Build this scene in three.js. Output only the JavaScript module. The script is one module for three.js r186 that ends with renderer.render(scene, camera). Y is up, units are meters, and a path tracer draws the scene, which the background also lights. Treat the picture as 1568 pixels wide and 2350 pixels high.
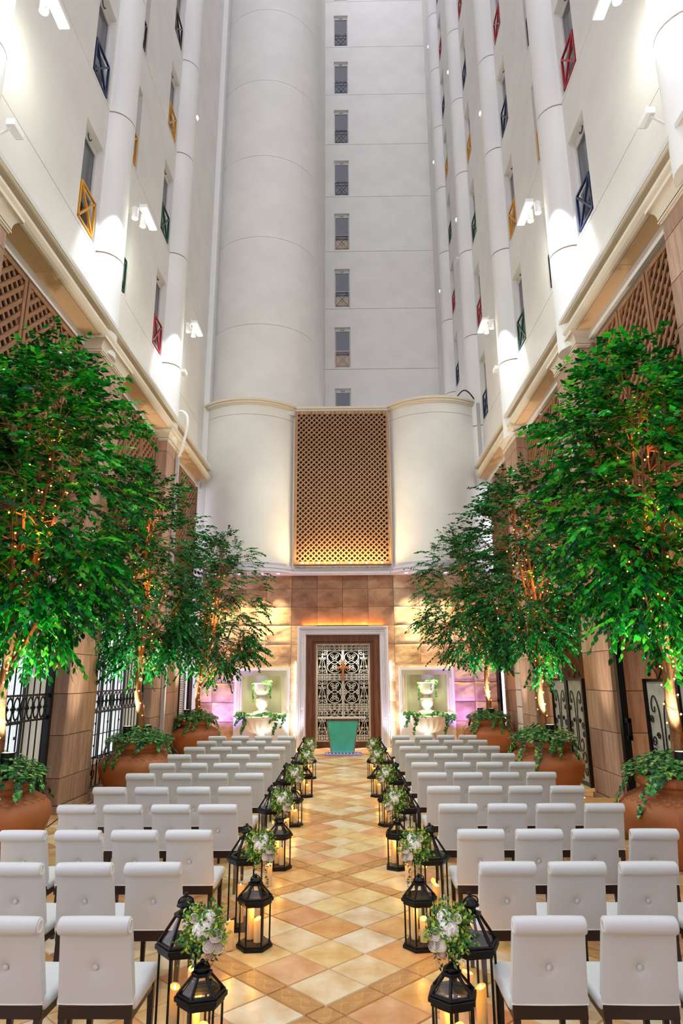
import * as THREE from 'three';
import { mergeGeometries, toCreasedNormals } from 'three/addons/utils/BufferGeometryUtils.js';
import { RoundedBoxGeometry } from 'three/addons/geometries/RoundedBoxGeometry.js';
import { RectAreaLightUniformsLib } from 'three/addons/lights/RectAreaLightUniformsLib.js';

// ------------------------------------------------------------------ camera, sky, lights, exposure
const scene = new THREE.Scene();
const camera = new THREE.PerspectiveCamera(76.1456, 1568 / 2350, 0.1, 300);
camera.rotation.order = 'YXZ';
camera.rotation.set(14.202 * Math.PI / 180, 0.704 * Math.PI / 180, -0.3 * Math.PI / 180);
camera.position.set(0.27, 2.35, 0);
scene.add(camera);
const renderer = new THREE.WebGLRenderer({ antialias: true });
renderer.toneMapping = THREE.LinearToneMapping;
renderer.toneMappingExposure = 1.0;
renderer.shadowMap.enabled = true;
RectAreaLightUniformsLib.init();
const SKY = new THREE.Color().setRGB(0.87, 0.852, 0.975);
scene.background = SKY;
const L = {                       // light strengths, tuned here
  sky: 2.35, flood: 95, spill: 4, wash: 42, globe: 2.0, downlight: 60, latticeUp: 40, doorTop: 16, doorSide: 7, grille: 7,
  bowl: 1.2, niche: 5, purple: 34, treeUp: 40, soffitUp: 75, treeWarm: 0.9, candle: 0.12, corridor: 14, lectern: 1.0, pane: 0.75,
};
scene.backgroundIntensity = L.sky;
const COOL = 0xeef2ff, NEUTRAL = 0xf4fbf0, WARM = 0xffc98c, AMBER = 0xff9a3c, LILAC = 0xb79cff;

function shadowed(l, radius = 1) { l.castShadow = true; if (l.shadow) { l.shadow.radius = radius; l.shadow.mapSize.set(512, 512); } return l; }
function spot(x, y, z, tx, ty, tz, color, intensity, angle, penumbra = 0.6, radius = 2) {
  const l = shadowed(new THREE.SpotLight(color, intensity, 0, angle, penumbra, 2), radius);
  l.name = 'spot_lamp'; l.position.set(x, y, z); l.target.position.set(tx, ty, tz); scene.add(l, l.target); return l;
}
function point(x, y, z, color, intensity, radius = 2) {
  const l = shadowed(new THREE.PointLight(color, intensity, 0, 2), radius); l.name = 'point_lamp'; l.position.set(x, y, z); scene.add(l); return l;
}
function area(x, y, z, tx, ty, tz, w, h, color, intensity) {
  const l = new THREE.RectAreaLight(color, intensity, w, h); l.name = 'area_lamp'; l.position.set(x, y, z); l.lookAt(tx, ty, tz); scene.add(l); return l;
}

// ------------------------------------------------------------------ helpers
const V = (x, y, z) => new THREE.Vector3(x, y, z);
function rngOf(seed) { let s = seed >>> 0; return () => { s = (s + 0x6d2b79f5) >>> 0; let t = Math.imul(s ^ (s >>> 15), 1 | s); t = (t + Math.imul(t ^ (t >>> 7), 61 | t)) ^ t; return ((t ^ (t >>> 14)) >>> 0) / 4294967296; }; }
const R = rngOf(7);
const used = new Map();
function numbered(name) { const n = used.get(name) || 0; used.set(name, n + 1); return n ? `${name}_${String(n).padStart(3, '0')}` : name; }
function tag(o, label, category, group, kind) {
  if (label) o.userData.label = label; if (category) o.userData.category = category; if (group) o.userData.group = group; if (kind) o.userData.kind = kind; return o;
}
function thing(name, label, category, pos = [0, 0, 0], turn = 0, group) {
  const o = new THREE.Group(); o.name = numbered(name); o.position.set(...pos); o.rotation.y = turn; scene.add(o); return tag(o, label, category, group);
}
function struct(name, label) { const o = new THREE.Group(); o.name = numbered(name); scene.add(o); o.userData.kind = 'structure'; if (label) o.userData.label = label; return o; }
function part(name, geo, mat, parent, pos, rot) {
  const m = new THREE.Mesh(Array.isArray(geo) ? merge(geo) : geo, mat); m.name = name; m.castShadow = m.receiveShadow = true;
  if (pos) m.position.set(...pos); if (rot) m.rotation.set(...rot); parent.add(m); return m;
}
function copyThing(src, name, label, pos, turn, group) {
  const c = src.clone(); c.name = numbered(name); c.position.set(...pos); c.rotation.y = turn || 0; c.userData = { ...src.userData, label };
  if (group) c.userData.group = group; scene.add(c); return c;
}
function norm(g) {
  g = g.index ? g.toNonIndexed() : g;
  for (const k of Object.keys(g.attributes)) if (!['position', 'normal', 'uv', 'color'].includes(k)) g.deleteAttribute(k);
  if (!g.attributes.normal) g.computeVertexNormals();
  if (!g.attributes.uv) g.setAttribute('uv', new THREE.BufferAttribute(new Float32Array(g.attributes.position.count * 2), 2));
  return g;
}
function merge(list) { return mergeGeometries(list.map(norm)); }
// box from min to max corner, uv in metres
function boxUV(g, ox = 0, oy = 0) {
  g = norm(g); const p = g.attributes.position, n = g.attributes.normal, u = g.attributes.uv;
  for (let i = 0; i < p.count; i++) {
    const ax = Math.abs(n.getX(i)), ay = Math.abs(n.getY(i)), az = Math.abs(n.getZ(i));
    if (ay >= ax && ay >= az) u.setXY(i, p.getX(i) + ox, p.getZ(i) + oy); else if (ax >= az) u.setXY(i, p.getZ(i) + ox, p.getY(i) + oy); else u.setXY(i, p.getX(i) + ox, p.getY(i) + oy);
  }
  return g;
}
function box(x0, y0, z0, x1, y1, z1) { return boxUV(new THREE.BoxGeometry(Math.abs(x1 - x0), Math.abs(y1 - y0), Math.abs(z1 - z0)).translate((x0 + x1) / 2, (y0 + y1) / 2, (z0 + z1) / 2)); }
function rbox(w, h, d, r, x = 0, y = 0, z = 0, seg = 2) { return new RoundedBoxGeometry(w, h, d, seg, r).translate(x, y, z); }
function cyl(r0, r1, h, x, y, z, seg = 16) { return new THREE.CylinderGeometry(r1, r0, h, seg).translate(x, y + h / 2, z); }
function lathe(pts, seg = 40) { return new THREE.LatheGeometry(pts.map(p => new THREE.Vector2(p[0], p[1])), seg); }
function tube(pts, r, seg, rad = 6, closed = false) { return new THREE.TubeGeometry(new THREE.CatmullRomCurve3(pts, closed), seg || pts.length * 3, r, rad, closed); }
function rod(a, b, r, rad = 6, r2) {
  const d = b.clone().sub(a), g = new THREE.CylinderGeometry(r2 ?? r, r, d.length(), rad);
  return g.applyQuaternion(new THREE.Quaternion().setFromUnitVectors(V(0, 1, 0), d.clone().normalize())).translate((a.x + b.x) / 2, (a.y + b.y) / 2, (a.z + b.z) / 2);
}
function bar(a, b, w, t) {      // rectangular bar between two points, w across, t along z/normal
  const d = b.clone().sub(a), g = new THREE.BoxGeometry(w, d.length(), t);
  return g.applyQuaternion(new THREE.Quaternion().setFromUnitVectors(V(0, 1, 0), d.clone().normalize())).translate((a.x + b.x) / 2, (a.y + b.y) / 2, (a.z + b.z) / 2);
}
// extrude a profile given as [x, y] along z from z0 to z1
function extrudeZ(profile, z0, z1) {
  const s = new THREE.Shape(profile.map(p => new THREE.Vector2(p[0], p[1])));
  return boxUV(new THREE.ExtrudeGeometry(s, { depth: Math.abs(z1 - z0), bevelEnabled: false }).translate(0, 0, Math.min(z0, z1)));
}
// ------------------------------------------------------------------ textures
function vnoise(seed, n, oct, gain = 0.55) {      // tileable fbm, values 0..1
  const out = new Float32Array(n * n); let amp = 1, tot = 0;
  for (let o = 0; o < oct.length; o++) {
    const [fx, fy] = Array.isArray(oct[o]) ? oct[o] : [oct[o], oct[o]], r = rngOf(seed * 97 + o * 13 + 1), grid = new Float32Array(fx * fy); for (let i = 0; i < grid.length; i++) grid[i] = r();
    for (let y = 0; y < n; y++) for (let x = 0; x < n; x++) {
      const u = x / n * fx, v = y / n * fy, x0 = Math.floor(u), y0 = Math.floor(v), a = u - x0, b = v - y0, sa = a * a * (3 - 2 * a), sb = b * b * (3 - 2 * b), X0 = x0 % fx, X1 = (x0 + 1) % fx, Y0 = (y0 % fy) * fx, Y1 = ((y0 + 1) % fy) * fx;
      out[y * n + x] += amp * ((grid[Y0 + X0] * (1 - sa) + grid[Y0 + X1] * sa) * (1 - sb) + (grid[Y1 + X0] * (1 - sa) + grid[Y1 + X1] * sa) * sb);
    }
    tot += amp; amp *= gain;
  }
  for (let i = 0; i < out.length; i++) out[i] /= tot;
  return out;
}
function tex(n, fn, srgb = true, rx = 1, ry = rx) {
  const d = new Uint8Array(n * n * 4);
  for (let i = 0; i < n * n; i++) { const c = fn(i % n, Math.floor(i / n), i); d[i * 4] = c[0]; d[i * 4 + 1] = c[1]; d[i * 4 + 2] = c[2]; d[i * 4 + 3] = 255; }
  const t = new THREE.DataTexture(d, n, n); t.wrapS = t.wrapT = THREE.RepeatWrapping; t.magFilter = THREE.LinearFilter; t.minFilter = THREE.LinearMipmapLinearFilter; t.generateMipmaps = true;
  if (srgb) t.colorSpace = THREE.SRGBColorSpace; t.repeat.set(rx, ry); t.needsUpdate = true; return t;
}
const clamp = (x, a = 0, b = 255) => Math.max(a, Math.min(b, x));
function tint(f, lo, hi) { return (x, y, i) => { const k = clamp((f[i] - 0.5) * 1.9 + 0.5, 0, 1); return [lo[0] + (hi[0] - lo[0]) * k, lo[1] + (hi[1] - lo[1]) * k, lo[2] + (hi[2] - lo[2]) * k]; }; }
const fCloud = vnoise(1, 256, [4, 8, 16, 32, 64]), fFine = vnoise(2, 256, [32, 64, 128], 0.8), fStreak = vnoise(3, 256, [[24, 2], [48, 4], [96, 8], [128, 64]], 0.7), fRock = vnoise(4, 256, [[3, 5], [6, 11], [13, 20], [30, 40], 80], 0.62), fBark = vnoise(5, 256, [[10, 3], [26, 6], [60, 20], 100], 0.7);
const gray = (f) => tint(f, [70, 70, 70], [190, 190, 190]);
const T = {
  plaster: tex(256, tint(fCloud, [243, 243, 243], [252, 252, 252]), true, 0.25), plasterBump: tex(256, gray(fFine), false, 1.4),
  stone: tex(256, tint(fStreak, [206, 200, 196], [255, 252, 248]), true, 0.8), stoneBump: tex(256, gray(fFine), false, 2),
  rock: tex(256, tint(fRock, [178, 160, 146], [255, 248, 238]), true, 0.55), rockBump: tex(256, gray(fRock), false, 0.8),
  mottle: tex(256, tint(fCloud, [222, 198, 164], [250, 252, 246]), true, 1.0), mottleBump: tex(256, gray(fFine), false, 3),
  clay: tex(256, tint(fCloud, [196, 186, 180], [255, 250, 244]), true, 1.2), wood: tex(256, tint(fStreak, [168, 150, 140], [255, 250, 244]), true, 1.1),
  bark: tex(256, tint(fBark, [150, 134, 120], [255, 245, 230]), true, 1.6), barkBump: tex(256, gray(fBark), false, 1.6),
  frost: tex(256, tint(fCloud, [205, 205, 198], [246, 248, 240]), true, 0.9), weave: tex(256, gray(fFine), false, 6),
};
const hex = (h) => new THREE.Color(h);
function std(color, o = {}) { const m = new THREE.MeshStandardMaterial({ color: hex(color), roughness: 0.7, ...o }); return m; }
function phys(color, o = {}) { return new THREE.MeshPhysicalMaterial({ color: hex(color), roughness: 0.5, ...o }); }
const M = {
  wall: std('#eeede8', { map: T.plaster, bumpMap: T.plasterBump, bumpScale: 0.002, roughness: 0.62 }),
  wallBack: std('#8d8882', { roughness: 0.9 }),
  pillar: std('#ecedeb', { roughness: 0.5 }),
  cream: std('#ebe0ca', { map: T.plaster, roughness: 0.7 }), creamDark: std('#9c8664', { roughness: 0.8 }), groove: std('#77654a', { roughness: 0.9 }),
  flashing: std('#dcdcd8', { roughness: 0.4, metalness: 0.2 }),
  pilaster: std('#c2a18a', { map: T.stone, bumpMap: T.stoneBump, bumpScale: 0.001, roughness: 0.65 }), pilaster2: std('#b7967f', { map: T.stone, bumpMap: T.stoneBump, bumpScale: 0.001, roughness: 0.65 }), pilaster3: std('#cbab93', { map: T.stone, bumpMap: T.stoneBump, bumpScale: 0.001, roughness: 0.65 }),
  joint: std('#4a3a30', { roughness: 0.95 }),
  brownStrip: std('#a8836a', { map: T.stone, roughness: 0.7 }), soffit: std('#ecca9e', { map: T.plaster, roughness: 0.75 }),
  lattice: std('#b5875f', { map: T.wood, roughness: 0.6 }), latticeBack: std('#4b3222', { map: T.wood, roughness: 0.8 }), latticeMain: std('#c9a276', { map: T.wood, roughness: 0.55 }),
  iron: std('#101114', { roughness: 0.38, metalness: 0.5 }), ironMatte: std('#0c0d0e', { roughness: 0.55, metalness: 0.2 }),
  rocks: ['#dfc298', '#e6cda6', '#d8b994', '#e2caac', '#d2b394', '#e9d6b4'].map(c => std(c, { map: T.rock, bumpMap: T.rockBump, bumpScale: 0.025, roughness: 0.8 })),
  smoothStones: ['#a8826a', '#b28a70', '#9f7c66', '#ba9678'].map(c => std(c, { map: T.rock, bumpMap: T.rockBump, bumpScale: 0.004, roughness: 0.7 })),
  frameWhite: std('#dedce6', { roughness: 0.45 }), doorWood: std('#7d4f34', { map: T.wood, roughness: 0.45 }), doorWoodDark: std('#5e3a26', { map: T.wood, roughness: 0.5 }),
  grille: std('#e8e4d8', { roughness: 0.35, metalness: 0.35 }), louver: std('#1c1f1e', { roughness: 0.6 }),
  crossWood: std('#b9703a', { map: T.wood, roughness: 0.5 }),
  niche: std('#e4dfc4', { map: T.plaster, roughness: 0.6 }), nicheFrame: std('#e6e6ea', { roughness: 0.5 }), urn: std('#f0efe8', { roughness: 0.45 }),
  chair: phys('#cdd2d3', { bumpMap: T.weave, bumpScale: 0.0004, roughness: 0.5, sheen: 0.3, sheenRoughness: 0.5, sheenColor: hex('#ffffff') }), chairDark: std('#24130d', { roughness: 0.35 }), piping: phys('#f3f0ea', { roughness: 0.45 }),
  clay: std('#cd8148', { map: T.clay, roughness: 0.6 }), clayRelief: std('#c47f55', { map: T.clay, roughness: 0.7 }), soil: std('#2c2018', { roughness: 1 }),
  bark: std('#b58455', { map: T.bark, bumpMap: T.barkBump, bumpScale: 0.008, roughness: 0.8 }),
  leaf: phys('#ffffff', { roughness: 1, specularIntensity: 0.15, clearcoat: 0.75, clearcoatRoughness: 0.2, transmission: 0.3, thickness: 0, side: THREE.DoubleSide }),
  ivy: phys('#ffffff', { roughness: 0.8, clearcoat: 0.3, clearcoatRoughness: 0.35, side: THREE.DoubleSide }),
  can: std('#0e1116', { roughness: 0.35, metalness: 0.4 }), lens: std('#ffffff', { emissive: hex('#fff4e0'), emissiveIntensity: 2.5 }),
  bulb: std('#ffd9a0', { emissive: hex('#ff9a48'), emissiveIntensity: 7 }), wire: std('#2a1a10', { roughness: 0.8 }),
  glass: phys('#ffffff', { roughness: 0.02, transmission: 1, thickness: 0, ior: 1.45 }), paneGlass: phys('#c9cdd6', { roughness: 0.03, transmission: 1, thickness: 0, ior: 1.5 }), curtain: std('#8d8377', { roughness: 0.95 }), curtainWarm: std('#c9a869', { roughness: 0.95, emissive: hex('#d2a86a'), emissiveIntensity: 0.6 }),
  winFrame: std('#d7d5d2', { roughness: 0.5 }),
  railBlue: std('#0d2a52', { roughness: 0.4 }), railRed: std('#a3101c', { roughness: 0.4 }), railYellow: std('#dd9a12', { roughness: 0.4 }), railGreen: std('#063f2c', { roughness: 0.4 }), railBlack: std('#17161a', { roughness: 0.4 }), railOrange: std('#a2662a', { roughness: 0.4 }), railMaroon: std('#5d2b2e', { roughness: 0.4 }),
  fixture: std('#f2f3f2', { roughness: 0.4 }), led: std('#ffffff', { emissive: hex('#fbfdff'), emissiveIntensity: 3 }), globe: std('#ffffff', { emissive: hex('#fffbe8'), emissiveIntensity: 4 }),
  candle: phys('#f0d298', { roughness: 0.6, emissive: hex('#ff9d12'), emissiveIntensity: 0.5, emissiveMap: tex(64, (x, y) => { const v = y / 63, k = Math.pow(clamp((v - 0.35) / 0.5, 0, 1), 1.6) * 235 + 6; return [k, k, k]; }, false) }), candleTop: phys('#f6c04e', { roughness: 0.6, emissive: hex('#ffa514'), emissiveIntensity: 0.38 }), flame: std('#fff6c8', { emissive: hex('#ffe9a0'), emissiveIntensity: 6 }),
  petal: phys('#fdfcf6', { roughness: 0.7, side: THREE.DoubleSide }), rose: phys('#fbf4ee', { roughness: 0.65, side: THREE.DoubleSide }), rosePink: phys('#f0c8c2', { roughness: 0.65, side: THREE.DoubleSide }),
  greenA: phys('#3f7a34', { roughness: 0.6, side: THREE.DoubleSide }), greenB: phys('#a9bf3c', { roughness: 0.6, side: THREE.DoubleSide }), greenC: phys('#1f5040', { roughness: 0.5, side: THREE.DoubleSide }),
  teal: phys('#2fa088', { roughness: 0.3, map: T.frost, emissive: hex('#3fb598'), emissiveIntensity: 0.22, clearcoat: 0.5 }), mirror: std('#8a7468', { roughness: 0.25, metalness: 0.5 }), acrylic: phys('#a996e0', { roughness: 0.15, clearcoat: 0.6 }), topBoard: std('#d8d0c0', { roughness: 0.35 }),
  frost: std('#d5d8cd', { map: T.frost, roughness: 0.6 }), litPane: std('#dfe8ee', { roughness: 0.4, emissive: hex('#e4eef6'), emissiveIntensity: L.pane }), steel: std('#3a3d42', { roughness: 0.4, metalness: 0.5 }),
  pipe: std('#b9b6b6', { roughness: 0.5 }), hose: std('#eceae2', { roughness: 0.5 }), cable: std('#141414', { roughness: 0.6 }),
  counter: std('#d8bd8c', { map: T.mottle, roughness: 0.5 }), counterDark: std('#14181a', { roughness: 0.3 }), plinth: std('#dcb57c', { map: T.mottle, roughness: 0.6 }),
  slabFloor: std('#8a5a3c', { roughness: 0.8 }),
};
const RAIL = { b: M.railBlue, r: M.railRed, y: M.railYellow, g: M.railGreen, k: M.railBlack, o: M.railOrange, m: M.railMaroon };
const RAILWORD = { b: 'navy blue', r: 'red', y: 'yellow', g: 'dark green', k: 'black', o: 'orange brown', m: 'maroon' };

// ------------------------------------------------------------------ floor
{
  const fl = struct('floor', 'terracotta and cream tiled courtyard floor laid diagonally with patterned bands');
  part('floor_slab', box(-9.5, -0.25, -36, 11, -0.014, 8), M.slabFloor, fl);
  const P = 2.415, B = 0.207, S = 0.4416, a0 = 3.785, b0 = 3.688, q = Math.SQRT1_2, g = 0.004;
  const tones = ['#ecd49c', '#e8bf88', '#eedcaa', '#e3b086', '#eee0be', '#f0e9d8', '#e8cb9a', '#f0e4c8', '#e5bd98', '#ecd9b6'];
  const tileMats = tones.map(c => std(c, { map: T.mottle, bumpMap: T.mottleBump, bumpScale: 0.001, roughness: 0.24 }));
  const bandMat = std('#d9b98c', { map: T.mottle, roughness: 0.4 });
  { // scrolling vine relief on the band tiles
    const c = document.createElement('canvas'); c.width = c.height = 256; const x = c.getContext('2d'); x.fillStyle = '#777'; x.fillRect(0, 0, 256, 256); x.strokeStyle = '#e8e8e8'; x.lineWidth = 7;
    for (let k = 0; k < 4; k++) { const cx = 32 + 64 * k, s = k % 2 ? 1 : -1; x.beginPath(); for (let t = 0; t < 60; t++) { const an = t / 60 * 9, r = 30 - t * 0.42; x[t ? 'lineTo' : 'moveTo'](cx + Math.cos(an * s) * r, 128 + s * 40 + Math.sin(an * s) * r * 1.3); } x.stroke(); x.beginPath(); x.moveTo(cx - 32, 128 - s * 60); x.quadraticCurveTo(cx, 128, cx + 32, 128 + s * 60); x.stroke(); }
    x.lineWidth = 4; x.strokeRect(-10, 8, 276, 240); const t = new THREE.CanvasTexture(c); t.wrapS = t.wrapT = THREE.RepeatWrapping; t.magFilter = THREE.LinearFilter;
    bandMat.bumpMap = t; bandMat.bumpScale = 0.004;
    const c2 = document.createElement('canvas'); c2.width = c2.height = 256; const y = c2.getContext('2d'); y.drawImage(c, 0, 0); const t2 = tex(256, (() => { const d = y.getImageData(0, 0, 256, 256).data; return (px, py, i) => { const k = d[i * 4] / 255, m = 0.9 + fCloud[i] * 0.2; return [clamp((190 + 60 * k) * m), clamp((165 + 62 * k) * m), clamp((128 + 62 * k) * m)]; }; })()); bandMat.map = t2;
  }
  const shapeCache = new Map();
  function tileGeo(w, h, v) {       // bevelled slab, w along a, h along b
    const key = [w.toFixed(3), h.toFixed(3), v].join(); if (shapeCache.has(key)) return shapeCache.get(key);
    const W = w / 2 - g, H = h / 2 - g, e = 0.006, t = 0.014, pos = [], uv = [];
    const lo = [[-W, -H], [W, -H], [W, H], [-W, H]], up = [[-W + e, -H + e], [W - e, -H + e], [W - e, H - e], [-W + e, H - e]];
    const quad = (p) => { for (const k of [0, 2, 1, 0, 3, 2]) { pos.push(...p[k]); uv.push(p[k][0] / (w < 0.3 || h < 0.3 ? 0.4416 : 1) + v * 0.37 + 0.5, p[k][2] / (w < 0.3 || h < 0.3 ? 0.207 : 1) + v * 0.61 + 0.5); } };
    quad(up.map(p => [p[0], 0, p[1]]));
    for (let k = 0; k < 4; k++) { const a = lo[k], b = lo[(k + 1) % 4], c = up[(k + 1) % 4], d = up[k]; quad([[a[0], -t, a[1]], [b[0], -t, b[1]], [c[0], 0, c[1]], [d[0], 0, d[1]]]); }
    const G = new THREE.BufferGeometry(); G.setAttribute('position', new THREE.Float32BufferAttribute(pos, 3)); G.setAttribute('uv', new THREE.Float32BufferAttribute(uv, 2)); G.computeVertexNormals(); shapeCache.set(key, G); return G;
  }
  const steps = (o, lo, hi) => { const out = []; for (let k = Math.floor((lo - o) / P) - 1; o + k * P < hi; k++) { out.push([o + k * P, B, true]); for (let i = 0; i < 5; i++) out.push([o + k * P + B + i * S, S, false]); } return out; };
  const as = steps(a0, -4, 22), bs = steps(b0, -4, 22), cells = [];
  for (const [a, w, ba] of as) for (const [b, h, bb] of bs) {
    const A = a + w / 2, Bc = -(b + h / 2), x = (A + Bc) * q, z = (Bc - A) * q;      // a=(x+d)/sqrt2, b=(x-d)/sqrt2
    if (x < -5.9 || x > 8.9 || z > -2.6 || z < -23.9) continue;
    cells.push({ x, z, w, h, band: ba || bb, both: ba && bb, swap: ba && !bb, score: -z + 5 * Math.max(0, Math.abs(x - 0.1) - 1.0) });
  }
  cells.sort((m, n) => m.score - n.score);
  const rest = [], rr = rngOf(31);
  cells.forEach((c, i) => {
    const v = Math.floor(rr() * 4), mi = Math.floor(rr() * tileMats.length);
    const turn = Math.PI / 4;                                         // local x along a
    let w = c.w, h = c.h, ry = turn; if (c.swap) { w = c.h; h = c.w; ry = turn + Math.PI / 2; }
    const G = tileGeo(w, h, c.band ? 0 : v);
    if (i < 300) { const m = part('tile', G, c.band ? bandMat : tileMats[mi], fl, [c.x, 0, c.z]); m.rotation.y = ry; }
    else { const G2 = G.clone().rotateY(ry).translate(c.x, 0, c.z), col = hex(c.band ? '#d2a983' : tones[mi]), n = G2.attributes.position.count, arr = new Float32Array(n * 3); for (let k = 0; k < n; k++) arr.set([col.r, col.g, col.b], k * 3); G2.setAttribute('color', new THREE.BufferAttribute(arr, 3)); rest.push(G2); }
  });
  const m = part('tiles', mergeGeometries(rest), std('#ffffff', { map: T.mottle, vertexColors: true, roughness: 0.45 }), fl); m.userData.kind = 'stuff';
}

// ------------------------------------------------------------------ upper white walls, floor by floor, with real window openings
const J0 = 11.57, FH = 3.8, XL = -5.33, XR = 5.34, TOPH = J0 + FH * 11;
const LEVELS = [9.2]; for (let k = 0; k <= 11; k++) LEVELS.push(J0 + FH * k);
const WIN = { w: 0.95, h: 2.5 };
let winCount = 0;
const colsL = [7.75, 13.05, 18.35], colsR = [7.75, 13.05, 18.35, 23.65, 28.95];
function windowAt(side, d0, h0, rail, label, w = WIN.w, back = false, h = WIN.h) {
  // local: x across the opening (0..w), y up, z out of the wall
  const g = struct('window', label); winCount++;
  const f = 0.05, rec = -0.18;
  part('window_frame', [box(0, 0, rec - 0.03, f, h, rec + 0.03), box(w - f, 0, rec - 0.03, w, h, rec + 0.03), box(f, h - 0.2, rec - 0.03, w - f, h, rec + 0.03), box(f, 0, rec - 0.03, w - f, f, rec + 0.03)].map(x => x), M.winFrame, g);
  part('transom', box(f, h * 0.42, rec - 0.02, w - f, h * 0.42 + 0.04, rec + 0.05), M.winFrame, g);
  part('pane', box(f, h * 0.42 + 0.04, rec - 0.008, w - f, h - 0.2, rec), M.paneGlass, g); part('pane', box(f, f, rec - 0.008, w - f, h * 0.42, rec), M.paneGlass, g);
  part('curtain', back ? [box(f, f, rec - 0.3, w - f, h - 0.2, rec - 0.26)] : [box(f, f, rec - 0.3, w - f, h - 0.2, rec - 0.26)], back === 'warm' ? M.curtainWarm : M.curtain, g);
  part('blind_rail', box(f + 0.02, h * 0.36, rec - 0.2, w - f - 0.02, h - 0.2, rec - 0.16), M.curtain, g);
  part('pull_ring', new THREE.TorusGeometry(0.09, 0.012, 6, 14, Math.PI).rotateZ(Math.PI).translate(w / 2, h - 0.06, rec + 0.05), M.steel, g);
  const y0 = 0.1, y1 = h * 0.39, x0 = 0.1, x1 = w - 0.1, zz = -0.03, t = back ? 0.022 : 0.045, rm = RAIL[rail];
  const rl = part('railing', [bar(V(x0, y0, zz), V(x0, y1, zz), t, t), bar(V(x1, y0, zz), V(x1, y1, zz), t, t), bar(V(x0, y0, zz), V(x1, y0, zz), t, t), bar(V(x0, y1, zz), V(x1, y1, zz), t, t)], rm, g);
  part('cross_brace', bar(V(x0, y0, zz), V(x1, y1, zz), t, t), rm, g); part('cross_brace', bar(V(x0, y1, zz), V(x1, y0, zz + 0.001), t, t), rm, g);
  for (const yy of [y0 + 0.06, y1 - 0.04]) part('fixing_rod', [rod(V(0.02, yy, zz - 0.04), V(x0, yy, zz), 0.01), rod(V(w - 0.02, yy, zz - 0.04), V(x1, yy, zz), 0.01)], M.winFrame, g);
  if (side < 0) { g.position.set(XL, h0, -d0); g.rotation.y = Math.PI / 2; } else if (side > 0) { g.position.set(XR, h0, -d0 - w); g.rotation.y = -Math.PI / 2; } else { g.position.set(-0.488, h0, -33.7); }
  return g;
}
function sideWall(side) {
  const X = side < 0 ? XL : XR, cols = side < 0 ? colsL : colsR, dEnd = side < 0 ? 23.45 : 33.9, d0 = -6;
  const g = struct(side < 0 ? 'wall_left' : 'wall_right', side < 0 ? 'tall white wall on the left above the stone cornice' : 'tall white wall on the right above the stone cornice');
  const th = 0.3;
  for (let k = 0; k + 1 < LEVELS.length; k++) {
    const y0 = LEVELS[k] + 0.008, y1 = LEVELS[k + 1] - 0.008, sh = new THREE.Shape();
    sh.moveTo(d0, y0); sh.lineTo(dEnd, y0); sh.lineTo(dEnd, y1); sh.lineTo(d0, y1); sh.closePath();
    if (k > 0) for (const c of openings(side)) { const p = new THREE.Path(); const a = c, b = c + WIN.w, u = LEVELS[k] + 0.09, v = u + WIN.h; p.moveTo(a, u); p.lineTo(a, v); p.lineTo(b, v); p.lineTo(b, u); p.closePath(); sh.holes.push(p); }
    let e = new THREE.ExtrudeGeometry(sh, { depth: th, bevelEnabled: false });
    // shape x is depth d -> world z = -d ; extrude along outward x
    e = e.applyMatrix4(new THREE.Matrix4().makeBasis(V(0, 0, -1), V(0, 1, 0), V(side < 0 ? -1 : 1, 0, 0)));
    if (side > 0) { /* basis is right handed for +x? flip winding when mirrored */ }
    if (new THREE.Matrix4().makeBasis(V(0, 0, -1), V(0, 1, 0), V(side < 0 ? -1 : 1, 0, 0)).determinant() < 0) { const idx = e.index; e = e.toNonIndexed(); const p = e.attributes.position.array; for (let i = 0; i < p.length; i += 9) for (let c = 0; c < 3; c++) { const tt = p[i + 3 + c]; p[i + 3 + c] = p[i + 6 + c]; p[i + 6 + c] = tt; } e.computeVertexNormals(); }
    e.translate(X, 0, 0); part('wall_panel', boxUV(e), M.wall, g);
  }
  part('wall_core', box(X + side * (th + 0.6), 9.2, 6, X + side * (th + 0.7), TOPH, -dEnd), M.wallBack, g);
  return g;
}
function openings(side) { const o = (side < 0 ? colsL : colsR).map(c => c - 0.45 - 0.1 - WIN.w + (0)); o.push(13.05 + 0.5 + 0.1); return o; }
sideWall(-1); sideWall(1);
{
  const word = ['lowest', 'second', 'third', 'fourth', 'fifth', 'sixth', 'seventh', 'eighth', 'ninth', 'tenth'];
  const colour = { L0: 'byrgbkyr', L1: 'ybkrgybr', L2: 'rgykbrgy', LF: 'gykbrgyb', R0: 'ygrbygrb', R1: 'brgyrbgy', R2: 'gybrgybr', R3: 'brgybrgy', R4: 'ybrgybrg', RF: 'kykrgyby' };
  for (const side of [-1, 1]) {
    const op = openings(side);
    op.forEach((d, c) => {
      const key = (side < 0 ? 'L' : 'R') + (c === op.length - 1 ? 'F' : c);
      for (let k = 0; k < 8; k++) { const r = colour[key][k]; windowAt(side, d, LEVELS[k + 1] + 0.09, r, `narrow window with ${RAILWORD[r]} cross-braced railing, ${word[k]} level, ${side < 0 ? 'left' : 'right'} wall, ${c === op.length - 1 ? 'behind the second pillar' : 'before pillar ' + ['one', 'two', 'three', 'four', 'five'][c]}`); }
    });
  }
}
{ // gallery wall closing the courtyard behind the camera
  const g = struct('wall_rear', 'white gallery wall behind the viewpoint'); for (let k = 0; k < 4; k++) part('wall_panel', box(-5.6, 4 * k + 0.01, 6, 5.6, 4 * k + 3.99, 6.3), M.wall, g);
}
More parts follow.
